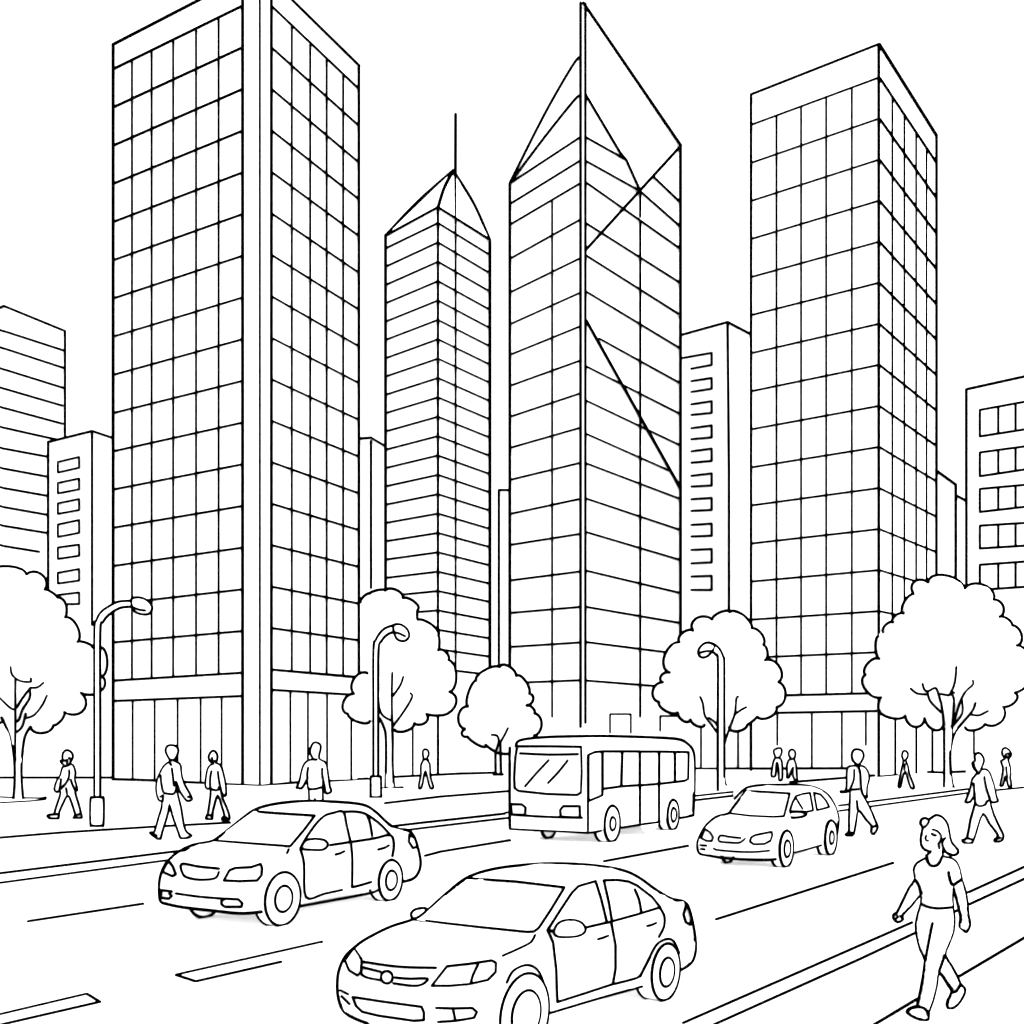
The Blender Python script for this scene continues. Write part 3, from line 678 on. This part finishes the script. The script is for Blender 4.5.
vehicle('sedan_car', 'medium white sedan with plain grille, at the left behind the largest sedan', 'car', z2, (484, 405, 92), (852, 342, 70), 1.5, sed2, (5, 11),
    [[(415, 450), (340, 455), (240, 445), (150, 435), (90, 423), (70, 414), (65, 385), (66, 345), (76, 308), (97, 274), (130, 246), (180, 222), (250, 207), (300, 170), (350, 130), (385, 105), (430, 88), (500, 76), (580, 72), (680, 75), (760, 84), (800, 105), (840, 142), (875, 166), (915, 172), (938, 198), (955, 258), (957, 295), (945, 325), (925, 340), (897, 347)]],
    [[(508, 237), (502, 250)], [(540, 432), (600, 421), (660, 410), (730, 397), (800, 382), (818, 368)], [(122, 387), (200, 398), (285, 405)]],
    [('windshield', [(385, 107), (500, 115), (597, 121), (560, 170), (513, 226), (400, 218), (250, 207), (320, 155)], [], 0, GLASS),
     ('door', [(548, 237), (600, 230), (650, 222), (720, 211), (725, 270), (724, 365), (690, 375), (630, 387), (567, 400), (562, 300)], [[(650, 222), (720, 211)], [(720, 211), (725, 270), (724, 366)], [(548, 237), (560, 285), (567, 400), (630, 388), (690, 375)], [(668, 254), (683, 250), (698, 243)]], 'noedge', PAINT),
     ('door', [(722, 211), (800, 199), (855, 188), (868, 220), (862, 262), (840, 290), (815, 330), (790, 348), (726, 365), (727, 270)], [[(722, 211), (800, 199), (855, 188), (867, 220), (862, 260)], [(726, 366), (760, 357), (790, 348)], [(813, 237), (835, 231), (850, 223)]], 'noedge', PAINT),
     ('side_window', [(547, 234), (572, 196), (605, 148), (632, 121), (694, 108), (706, 155), (719, 210), (650, 222), (590, 231)], [[(547, 234), (572, 190), (605, 145), (632, 121), (660, 112), (694, 108), (706, 155), (719, 210)]], 'noedge', GLASS),
     ('side_window', [(697, 108), (740, 108), (775, 119), (820, 152), (855, 188), (800, 199), (722, 210), (709, 155)], [[(697, 108), (740, 108), (775, 118), (820, 150), (855, 187)], [(775, 118), (785, 145), (793, 190)]], 'noedge', GLASS),
     ('grille', [(142, 286), (200, 295), (270, 302), (268, 316), (262, 330), (245, 338), (200, 340), (160, 332), (146, 318)], [[(270, 302), (200, 295), (142, 286), (145, 318), (160, 332), (200, 340), (245, 338), (262, 330), (269, 314)]], 'noedge', GLASS),
     ('headlight', [(286, 343), (305, 308), (325, 300), (380, 297), (412, 286), (417, 300), (415, 325), (400, 343), (340, 345)], [], 0, GLASS),
     ('headlight', [(97, 275), (112, 295), (122, 322), (110, 328), (75, 312)], [], 0, GLASS),
     ('fog_light', [(278, 412), (290, 405), (335, 407), (350, 421), (346, 433), (290, 433), (278, 425)], [], 0, GLASS),
     ('fog_light', [(72, 376), (108, 380), (100, 388), (108, 396), (98, 405), (70, 402)], [], 0, GLASS),
     ('taillight', [(920, 185), (940, 203), (946, 228), (932, 232), (918, 210)], [], 0, GLASS),
     ('mirror', [(552, 233), (562, 210), (582, 202), (615, 202), (634, 208), (641, 222), (626, 237), (590, 238)], [], 1, PAINT)],
    ((.48), (.47)), 'cars on the road')
z3 = (680, 730, .17578125)
hatch = [(-.12, .2, .02), (-.2, .32, .01), (-.225, .55, .0), (-.24, .80, .05), (-.21, .95, .09), (-.13, 1.14, .16), (0, 1.24, .2), (.26, 1.28, .2), (.56, 1.2, .2), (.70, 1.05, .15), (.88, .87, .1), (1.02, .79, .1), (1.15, .68, .09), (1.24, .58, .05), (1.28, .46, .02), (1.29, .34, .02), (1.26, .22, .04), (1.2, .2, .05)]
vehicle('hatchback_car', 'small white hatchback with rounded rear, right of the bus', 'car', z3, (600, 675, 105), (853, 612, 100), 1.35, hatch, (4, 10),
    [[(545, 735), (500, 739), (400, 738), (250, 728), (150, 712), (108, 700), (98, 660), (105, 620), (135, 560), (165, 525), (210, 492), (275, 474), (300, 440), (335, 395), (375, 345)],
     [(310, 392), (360, 340), (400, 322), (470, 313), (560, 312), (660, 311), (740, 320), (800, 340), (845, 372), (880, 430), (900, 490), (901, 540), (893, 595)]],
    [[(115, 655), (150, 658)], [(118, 677), (140, 680)], [(190, 673), (215, 683), (320, 692), (420, 694), (510, 686)], [(655, 697), (720, 680), (805, 655)]],
    [('windshield', [(375, 346), (500, 352), (625, 360), (610, 420), (592, 490), (530, 494), (400, 488), (277, 474), (330, 405)], [], 0, GLASS),
     ('side_window', [(625, 462), (640, 415), (660, 376), (700, 363), (740, 357), (758, 458), (720, 465), (670, 462)], [[(660, 385), (680, 420), (698, 447)]], 0, GLASS),
     ('side_window', [(762, 356), (800, 366), (830, 400), (850, 438), (815, 447), (780, 456)], [], 0, GLASS),
     ('headlight', [(398, 635), (405, 610), (430, 597), (522, 578), (526, 600), (515, 630), (480, 648), (420, 650)], [], 0, GLASS),
     ('headlight', [(140, 561), (170, 580), (188, 610), (180, 632), (150, 630), (120, 615)], [], 0, GLASS),
     ('grille', [(230, 600), (280, 607), (345, 615), (370, 617), (350, 635), (330, 642), (280, 640), (222, 632)], [[(345, 614), (280, 607), (230, 600), (222, 632), (280, 640), (330, 642), (352, 634), (370, 617)]], 'noedge', GLASS),
     ('mirror', [(622, 472), (621, 490), (640, 499), (690, 495), (715, 484), (716, 473), (680, 465), (640, 465)], [], 1, PAINT)],
    ((.45), (.36)), 'cars on the road', lw=.85)
zb = zC
busp = [(-.38, .26, .03), (-.415, .34, .01), (-.424, .6, 0), (-.424, 1.4, 0), (-.42, 1.8, .02), (-.38, 2.02, .08), (-.25, 2.12, .16), (.2, 2.13, .16), (.7, 2.13, .16), (1.1, 2.12, .16), (1.26, 2.10, .12), (1.30, 2.02, .06), (1.318, 1.8, .02), (1.321, 1.2, 0), (1.321, .6, 0), (1.318, .34, 0), (1.30, .30, .02)]
vehicle('city_bus', 'boxy white city bus with a wide windscreen, on the road below the pointed tower', 'bus', zb, (675, 802, 72), (915, 767, 60), 1.9, busp, (5, 11),
    [[(298, 497), (305, 480), (330, 470), (390, 463), (480, 459), (650, 457), (850, 463), (940, 470), (975, 487), (997, 515), (1002, 570), (1001, 680), (998, 768)], [(998, 769), (965, 776), (940, 780)], [(275, 502), (274, 660), (275, 820)], [(275, 821), (360, 826), (480, 831), (583, 837)]],
    [[(583, 532), (583, 680), (583, 836)], [(285, 767), (420, 775), (560, 779)], [(583, 837), (612, 835), (635, 829)], [(715, 818), (790, 806), (865, 795)]],
    [('windshield', [(304, 497), (430, 497), (556, 499), (558, 600), (555, 680), (540, 689), (420, 685), (310, 673), (294, 662), (292, 620), (297, 540)], [[(315, 525), (430, 530), (543, 528)], [(335, 655), (380, 603), (428, 552)], [(425, 642), (465, 600), (503, 553)]], 0, GLASS),  # the two slanted ink strokes are reflections drawn onto the glass
     ('headlight', [(278, 725), (322, 726), (337, 738), (335, 768), (283, 766)], [], 0, GLASS),
     ('headlight', [(485, 733), (550, 733), (552, 778), (476, 775), (473, 748)], [], 0, GLASS),
     ('side_window', [(585, 531), (610, 520), (640, 517), (640, 690), (612, 702), (585, 713)], [], 0, GLASS),
     ('side_window', [(641, 517), (718, 517), (714, 655), (641, 665)], [], 0, GLASS),
     ('side_window', [(719, 517), (787, 517), (787, 650), (715, 655)], [], 0, GLASS),
     ('side_window', [(864, 518), (925, 519), (925, 638), (864, 645)], [], 0, GLASS),
     ('side_window', [(926, 519), (980, 520), (978, 626), (965, 633), (926, 638)], [], 0, GLASS),
     ('door', [(788, 517), (863, 518), (863, 795), (788, 806)], [[(788, 518), (863, 518)], [(788, 525), (788, 797)], [(863, 525), (863, 795)], [(788, 651), (863, 645)]], 'noedge', PAINT)],
    ((.36), (.45)), None, tread=.24, crown=.10, roofcrown=0, lw=.95, farw='front', plan=(.03, .04))

# ------------------------------------------------------------------ people
def person(label, zo, outline, lines, z, neck, hip, feet=None, st=1.3, w=2.3, cloth=True, smooth=True, shoes=None, polys=None, k=.75, zg=KERB, lowest=None, group='people walking along the pavements'):
    o = Z(*zo, S(outline, 2, True) if smooth else outline)
    yl = max(p[1] for p in o) if lowest is None else lowest
    d0 = gd(yl+1.2, zg); T = lambda u, v: (zo[0]+zo[2]*u, zo[1]+zo[2]*v)
    dz = None; hy = T(0, hip)[1]
    if feet:
        ft = [T(*f) for f in feet]; dd = [gd(f[1]+1.2, zg)-d0 for f in ft]; fy = sum(f[1] for f in ft)/2; mx = (ft[0][0]+ft[1][0])/2; hw = abs(ft[0][0]-ft[1][0])*.25+.5
        sg = 1 if ft[1][0] > ft[0][0] else -1
        def dz(x, y):
            t = max(0, min(1, (y-hy)/(fy-hy))); q = max(0, min(1, .5+.5*sg*(x-mx)/hw)); q = q*q*(3-2*q)
            return t*(dd[0]*(1-q)+dd[1]*q)
    xm = sum(p[0] for p in o)/len(o)
    root = thing('person', P(xm, yl, d0), label, 'person', group)
    m = inflate(o, d0, st, k, dz); bv = [m.bvh()]
    ntri = len(m.f); 
    rim = [P(x, y, d0 - 2.0*d0/F + (dz(x, y) if dz else 0)) for x, y in resample(o, 1.5, True)]
    m.ln(rim + [rim[0]], w)
    ink(m, [(Z(*zo, S(l[0], 4)), l[1]) if isinstance(l, tuple) else Z(*zo, S(l, 4)) for l in lines], bv, w*.95, d0, st=1.2)
    body = m.build('body', SKIN, root)
    if cloth:
        ny = T(0, neck)[1]; px = d0/F
        cen = P(xm, (ny+hy)/2, d0)
        sel = {'shirt': [], 'trousers': []}
        shoe_y = T(0, shoes)[1] if shoes else 1e9
        for f in m.f[:ntri]:
            c = sum((m.v[i] for i in f), V())/len(f); py = HY + (CH-c.z)*F/c.y
            if ny < py <= hy: sel['shirt'].append(f)
            elif hy < py <= shoe_y: sel['trousers'].append(f)
        nr = [V() for _ in m.v]
        for f in m.f[:ntri]:
            e = (m.v[f[1]]-m.v[f[0]]).cross(m.v[f[2]]-m.v[f[0]])
            if e.length > 0:
                for i in f: nr[i] += e
        for nm, fs in sel.items():
            c = M(); ids = {}
            for f in fs:
                for i in f:
                    if i not in ids:
                        n_ = nr[i].normalized() if nr[i].length > 0 else V((0, 0, 0))
                        ids[i] = len(c.v); q = m.v[i]
                        tow = V((0, -.004, 0)) if q.y < d0 else V((0, .004, 0))
                        c.v.append(q + tow)
                c.f.append([ids[i] for i in f]); c.m.append(0)
            if c.f: c.build(nm, CLOTH, root)
    return root, m, bv, d0
zq = (30, 740, .09765625)
person('bearded person in a jacket striding past the arched lamp at the left', zq,
    [(375, 103), (415, 118), (438, 150), (437, 185), (420, 215), (410, 245), (440, 257), (458, 300), (466, 345), (455, 395), (470, 450), (484, 515), (462, 522), (475, 580), (500, 660), (520, 740), (530, 795), (490, 797), (445, 795), (464, 765), (440, 680), (408, 592), (385, 565), (360, 605), (320, 690), (298, 745), (292, 800), (240, 805), (195, 798), (178, 775), (205, 764), (245, 758), (260, 710), (290, 620), (315, 540), (302, 515), (285, 531), (262, 525), (252, 495), (275, 420), (300, 385), (316, 350), (330, 290), (350, 262), (328, 240), (312, 212), (340, 208), (332, 180), (340, 130)],
    [[(315, 211), (345, 212), (378, 205)], [(378, 200), (380, 262)], [(400, 180), (412, 195), (430, 200)], [(350, 270), (380, 262), (405, 250)], [(400, 308), (402, 350), (390, 400), (360, 450), (315, 500)], [(318, 400), (310, 450), (302, 510)], [(418, 405), (440, 470), (465, 520)], [(370, 495), (378, 550)], [(245, 762), (295, 757)], [(462, 775), (515, 755)]],
    0, 262, 500, feet=[(240, 803), (490, 797)], shoes=755)
zp = (140, 735, .107411)
person('tall person in a long jacket with arms swinging beside the left kerb', zp,
    [(290, 95), (330, 102), (355, 130), (352, 170), (330, 215), (320, 240), (345, 256), (370, 270), (380, 300), (383, 350), (395, 410), (420, 470), (455, 530), (475, 570), (482, 603), (445, 615), (425, 600), (385, 545), (350, 490), (348, 540), (365, 610), (385, 690), (400, 790), (415, 860), (437, 905), (480, 937), (440, 956), (380, 960), (360, 910), (330, 830), (300, 740), (275, 645), (262, 720), (230, 830), (205, 910), (190, 968), (165, 965), (100, 920), (98, 906), (130, 905), (150, 850), (175, 760), (200, 680), (207, 617), (185, 612), (165, 580), (152, 500), (160, 430), (185, 360), (220, 295), (262, 258), (280, 250), (275, 225), (250, 180), (238, 140), (255, 103)],
    [[(275, 240), (280, 262), (290, 280)], [(192, 375), (195, 430), (205, 490), (218, 532), (245, 544), (300, 550), (325, 535), (338, 490), (338, 435)], [(296, 310), (308, 400), (314, 470)], [(190, 575), (213, 565), (210, 620)], [(445, 575), (472, 578)], [(338, 435), (360, 500)], [(102, 910), (155, 936)], [(280, 232), (310, 232), (322, 238)]],
    0, 258, 545, feet=[(175, 966), (400, 960)], shoes=905)
person('slim person in a short top, between the tall walker and the left sedan', zp,
    [(683, 145), (710, 165), (722, 200), (715, 238), (710, 262), (740, 275), (760, 305), (780, 380), (795, 450), (803, 557), (775, 560), (752, 510), (770, 590), (805, 670), (830, 740), (832, 785), (800, 792), (768, 792), (765, 772), (785, 745), (760, 660), (725, 558), (700, 630), (677, 720), (672, 782), (640, 782), (612, 775), (630, 735), (645, 650), (660, 512), (625, 500), (610, 470), (615, 400), (630, 320), (655, 282), (680, 265), (650, 243), (638, 205), (655, 165)],
    [[(665, 335), (653, 400), (652, 495)], [(725, 340), (735, 420), (755, 515)], [(655, 500), (690, 513), (725, 510), (735, 485)], [(672, 210), (675, 242), (715, 240)], [(675, 245), (680, 270)], [(630, 745), (660, 750), (672, 775)], [(770, 770), (800, 765), (812, 785)]],
    0, 270, 510, feet=[(640, 782), (800, 792)], shoes=745)
zr = (280, 730, .078125)
person('person in a loose jumper, legs hidden by the roof of the left sedan', zr,
    [(462, 160), (500, 175), (521, 205), (515, 260), (500, 320), (502, 372), (545, 395), (580, 420), (598, 460), (610, 540), (625, 640), (640, 730), (657, 785), (615, 812), (585, 805), (575, 740), (552, 625), (546, 660), (546, 740), (548, 905), (552, 1080), (558, 1240), (490, 1245), (475, 1100), (455, 960), (440, 1100), (425, 1245), (360, 1240), (368, 1080), (375, 905), (370, 770), (358, 735), (350, 625), (310, 700), (275, 748), (235, 742), (210, 735), (245, 670), (270, 560), (295, 470), (330, 415), (385, 385), (428, 376), (408, 340), (385, 280), (400, 215), (425, 170)],
    [[(425, 376), (470, 377)], [(360, 480), (348, 560), (350, 620), (358, 735)], [(540, 490), (540, 560), (550, 630)], [(360, 738), (380, 755), (430, 757), (480, 748), (520, 736), (545, 738)], [(446, 882), (450, 888)]],
    0, 380, 755, feet=[(395, 1245), (525, 1245)])
person('small distant person walking right of the short curved lamp, under the lopsided tree', zB,
    [(878, 722), (889, 730), (890, 748), (882, 765), (895, 785), (897, 830), (902, 855), (911, 885), (897, 888), (886, 850), (876, 815), (868, 850), (860, 886), (848, 888), (851, 860), (857, 830), (857, 790), (868, 766), (865, 745), (867, 726)],
    [[(866, 768), (878, 764), (890, 768)]], 0, 765, 820, st=1.2, w=2.0)
zs = (750, 740, .078125)
person('left one of the two tiny people close together behind the hatchback', zs,
    [(365, 103), (400, 110), (408, 150), (395, 195), (375, 228), (400, 250), (412, 310), (415, 400), (415, 490), (395, 518), (370, 505), (368, 440), (362, 360), (345, 288), (335, 350), (328, 440), (320, 465), (275, 465), (280, 380), (300, 270), (320, 230), (318, 200), (302, 160), (310, 125)],
    [[(320, 228), (375, 226)]], 0, 228, 370, st=1.2, w=2.0)
person('right one of the two tiny people close together behind the hatchback', zs,
    [(540, 120), (575, 145), (582, 190), (570, 230), (570, 260), (588, 310), (596, 380), (600, 450), (606, 500), (595, 520), (570, 505), (550, 460), (545, 410), (550, 350), (525, 400), (512, 450), (500, 482), (470, 480), (475, 440), (470, 340), (490, 265), (522, 235), (500, 205), (495, 160), (515, 130)],
    [[(502, 205), (530, 248), (570, 225)]], 0, 235, 380, st=1.2, w=2.0)
zt = (820, 720, .19921875)
person('person in an open jacket stepping forward, just right of the hatchback', zt,
    [(185, 147), (210, 155), (219, 182), (205, 212), (195, 228), (220, 235), (240, 260), (246, 295), (236, 330), (234, 375), (237, 385), (228, 390), (214, 376), (245, 430), (280, 510), (289, 540), (270, 573), (256, 562), (258, 532), (230, 500), (192, 450), (182, 500), (170, 570), (150, 580), (128, 575), (145, 560), (145, 500), (150, 400), (151, 352), (135, 361), (106, 363), (106, 357), (130, 354), (135, 300), (137, 240), (165, 232), (185, 225), (165, 205), (159, 175), (168, 152)],
    [[(172, 250), (170, 300), (150, 348)], [(195, 238), (203, 270), (207, 340), (218, 380)], [(150, 351), (195, 347)], [(185, 405), (190, 450)], [(140, 563), (168, 567)], [(260, 540), (282, 530)], [(185, 222), (188, 233), (200, 232)]],
    0, 232, 350, feet=[(150, 580), (268, 572)], zg=0, shoes=558)
person('slim small person walking away, left of the largest tree trunk', zt,
    [(426, 153), (441, 165), (440, 188), (430, 202), (440, 225), (448, 265), (460, 300), (474, 340), (456, 341), (440, 295), (428, 258), (415, 290), (405, 336), (393, 335), (398, 300), (408, 250), (418, 205), (411, 185), (414, 162)],
    [[(426, 222), (425, 250)]], 0, 204, 258, st=1.2, w=2.0)
person('person in a loose jacket with raised collar, striding below the largest tree', zt,
    [(795, 164), (815, 180), (823, 205), (812, 235), (808, 250), (830, 247), (850, 265), (870, 320), (885, 385), (893, 408), (855, 411), (842, 370), (850, 400), (870, 470), (905, 545), (921, 580), (912, 605), (880, 611), (876, 600), (893, 578), (850, 520), (818, 468), (790, 540), (765, 616), (725, 616), (714, 602), (738, 590), (755, 500), (778, 420), (775, 378), (755, 410), (730, 413), (735, 395), (755, 340), (765, 295), (790, 265), (773, 245), (764, 215), (778, 205), (775, 180)],
    [[(770, 213), (775, 235), (795, 270), (812, 242)], [(772, 318), (775, 378)], [(825, 285), (835, 340), (855, 405)], [(778, 420), (800, 432), (828, 426), (840, 405)], [(738, 592), (765, 600)], [(880, 598), (905, 590)]],
    0, 258, 425, feet=[(740, 616), (895, 610)], zg=0, shoes=592)
person('small person with curly hair standing at the right edge under the largest tree', zt,
    [(930, 139), (950, 152), (962, 175), (945, 200), (956, 240), (955, 290), (962, 332), (945, 333), (938, 300), (930, 285), (920, 326), (904, 330), (912, 290), (918, 240), (907, 206), (928, 195), (914, 175), (915, 150)],
    [[(942+10*math.cos(a*.6), 178+11*math.sin(a*.6)) for a in range(11)], [(935, 235), (940, 290)], [(908, 206), (912, 225)]], 0, 200, 280, st=1.2, w=2.0)
zw = (860, 790, .228516)
root, wm, wbv, wd = person('young woman in T-shirt with ponytail and hair bun walking on the near pavement', zw,
    [(332, 110), (362, 122), (382, 150), (390, 190), (400, 230), (428, 262), (424, 280), (400, 284), (375, 270), (364, 252), (360, 290), (395, 298), (420, 315), (435, 350), (445, 395), (460, 440), (470, 500), (473, 545), (481, 580), (478, 600), (465, 621), (452, 612), (438, 600), (438, 580), (440, 555), (428, 500), (412, 435), (406, 425), (403, 460), (406, 515), (412, 560), (408, 620), (385, 680), (372, 722), (400, 770), (425, 815), (440, 850), (460, 872), (450, 905), (425, 940), (395, 957), (381, 945), (385, 920), (402, 885), (385, 855), (345, 795), (335, 850), (318, 920), (300, 970), (298, 1002), (280, 1006), (240, 995), (205, 972), (220, 955), (250, 945), (252, 935), (262, 890), (275, 820), (285, 745), (265, 700), (250, 640), (245, 590), (255, 540), (267, 500), (267, 455), (225, 505), (185, 547), (188, 565), (165, 578), (147, 562), (147, 545), (162, 535), (185, 490), (215, 430), (242, 390), (236, 350), (250, 320), (290, 298), (295, 285), (310, 268), (285, 262), (268, 240), (268, 200), (275, 165), (264, 147), (270, 128), (288, 123), (302, 130)],
    [[(290, 285), (298, 315), (312, 331), (335, 330), (350, 315), (360, 290)], [(297, 280), (308, 268)], [(292, 305), (300, 320)], [(388, 358), (395, 392), (406, 416), (425, 405), (443, 393)], [(240, 390), (258, 420), (267, 455)],
     [(268, 500), (300, 512), (345, 518), (406, 513)], [(318, 582), (302, 660), (286, 745)], ([(302, 131), (297, 148), (280, 163), (274, 164)], 1.9), ([(317, 172), (340, 180), (355, 200), (352, 225), (342, 235)], 1.9), ([(314, 191), (323, 197), (331, 199)], 2.4),
     ([(291, 199), (286, 210), (291, 221), (299, 222)], 1.9), ([(343, 235), (356, 222), (375, 209)], 1.9), ([(348, 257), (344, 235)], 1.9), ([(375, 209), (362, 228), (364, 252)], 1.9), [(364, 252), (360, 290)],
     ([(406, 425), (422, 480), (436, 545)], 1.9), ([(452, 590), (456, 606), (463, 596)], 1.9), [(205, 972), (225, 954), (262, 949), (290, 962), (297, 985)], [(402, 885), (422, 880), (440, 852)], ([(160, 545), (165, 558), (155, 563)], 1.9), ([(175, 550), (184, 562)], 1.9),
     [(372, 722), (345, 795)], [(350, 800), (402, 872)], [(418, 531), (428, 526)], [(285, 745), (275, 820), (262, 890), (252, 935)], ([(440, 555), (438, 580), (446, 600)], 1.9)],
    0, 292, 515, st=2.2, w=2.7, feet=[(255, 1004), (410, 950)], shoes=930, lowest=790+.228516*1005, group=None)
# fingers: five unequal curled fingers at each hand of the woman
for (hx, hy), sgn in (((168, 556), 1), ((458, 596), -1)):
    for j, ln_ in enumerate((7, 10, 11, 9, 7)):
        x0 = hx + (j-2)*4*(1 if j else 1.4); y0 = hy
        q = [(x0, y0 - (4 if j else 8)), (x0 - sgn*1.5, y0+ln_*.45), (x0 + sgn*1, y0+ln_*.8 if j else y0+ln_*.5)]
        dd = wd - .012
        fm = M()
        fm.tube([P(*(zw[0]+zw[2]*q[0][0], zw[1]+zw[2]*q[0][1]), dd), P(zw[0]+zw[2]*q[1][0], zw[1]+zw[2]*q[1][1], dd-.012), P(zw[0]+zw[2]*q[2][0], zw[1]+zw[2]*q[2][1], dd+.004)], [.0085, .008, .0065], 0, 7)
        fm.build('finger', SKIN, root)
hair = Z(*zw, S([(332, 120), (356, 130), (373, 155), (380, 190), (388, 232), (414, 262), (413, 272), (400, 274), (382, 262), (373, 245), (378, 214), (364, 210), (358, 195), (342, 176), (317, 166), (292, 172), (286, 168), (306, 150), (312, 134)], 3, True))
patch('hair', hair, wbv, CLOTH, root, edge=False, st=3.0)

# ------------------------------------------------------------------ light, sky, camera
w = bpy.data.worlds.new('World'); sc.world = w; w.use_nodes = True
bg = w.node_tree.nodes['Background']; bg.inputs['Color'].default_value = (1, 1, 1, 1); bg.inputs['Strength'].default_value = .4
sun = bpy.data.lights.new('sun', 'SUN'); sun.energy = 1.5; sun.angle = math.radians(60)
so = bpy.data.objects.new('sun', sun); COL.objects.link(so); so.rotation_euler = (math.radians(69), 0, math.radians(22))
cam = bpy.data.cameras.new('camera'); co = bpy.data.objects.new('camera', cam); COL.objects.link(co)
co.location = EYE; co.rotation_euler = (math.radians(90), 0, 0)
cam.sensor_width = 36; cam.lens = F*36/1024; cam.shift_y = (HY-512)/1024; cam.clip_end = 8000; cam.clip_start = .1
sc.camera = co
sc.view_settings.view_transform = 'Standard'; sc.view_settings.look = 'None'; sc.view_settings.gamma = 1; sc.view_settings.exposure = 2.75
sc.cycles.filter_width = 1.8
sc.cycles.diffuse_bounces = 8; sc.cycles.max_bounces = 10
sc.render.engine = 'CYCLES'
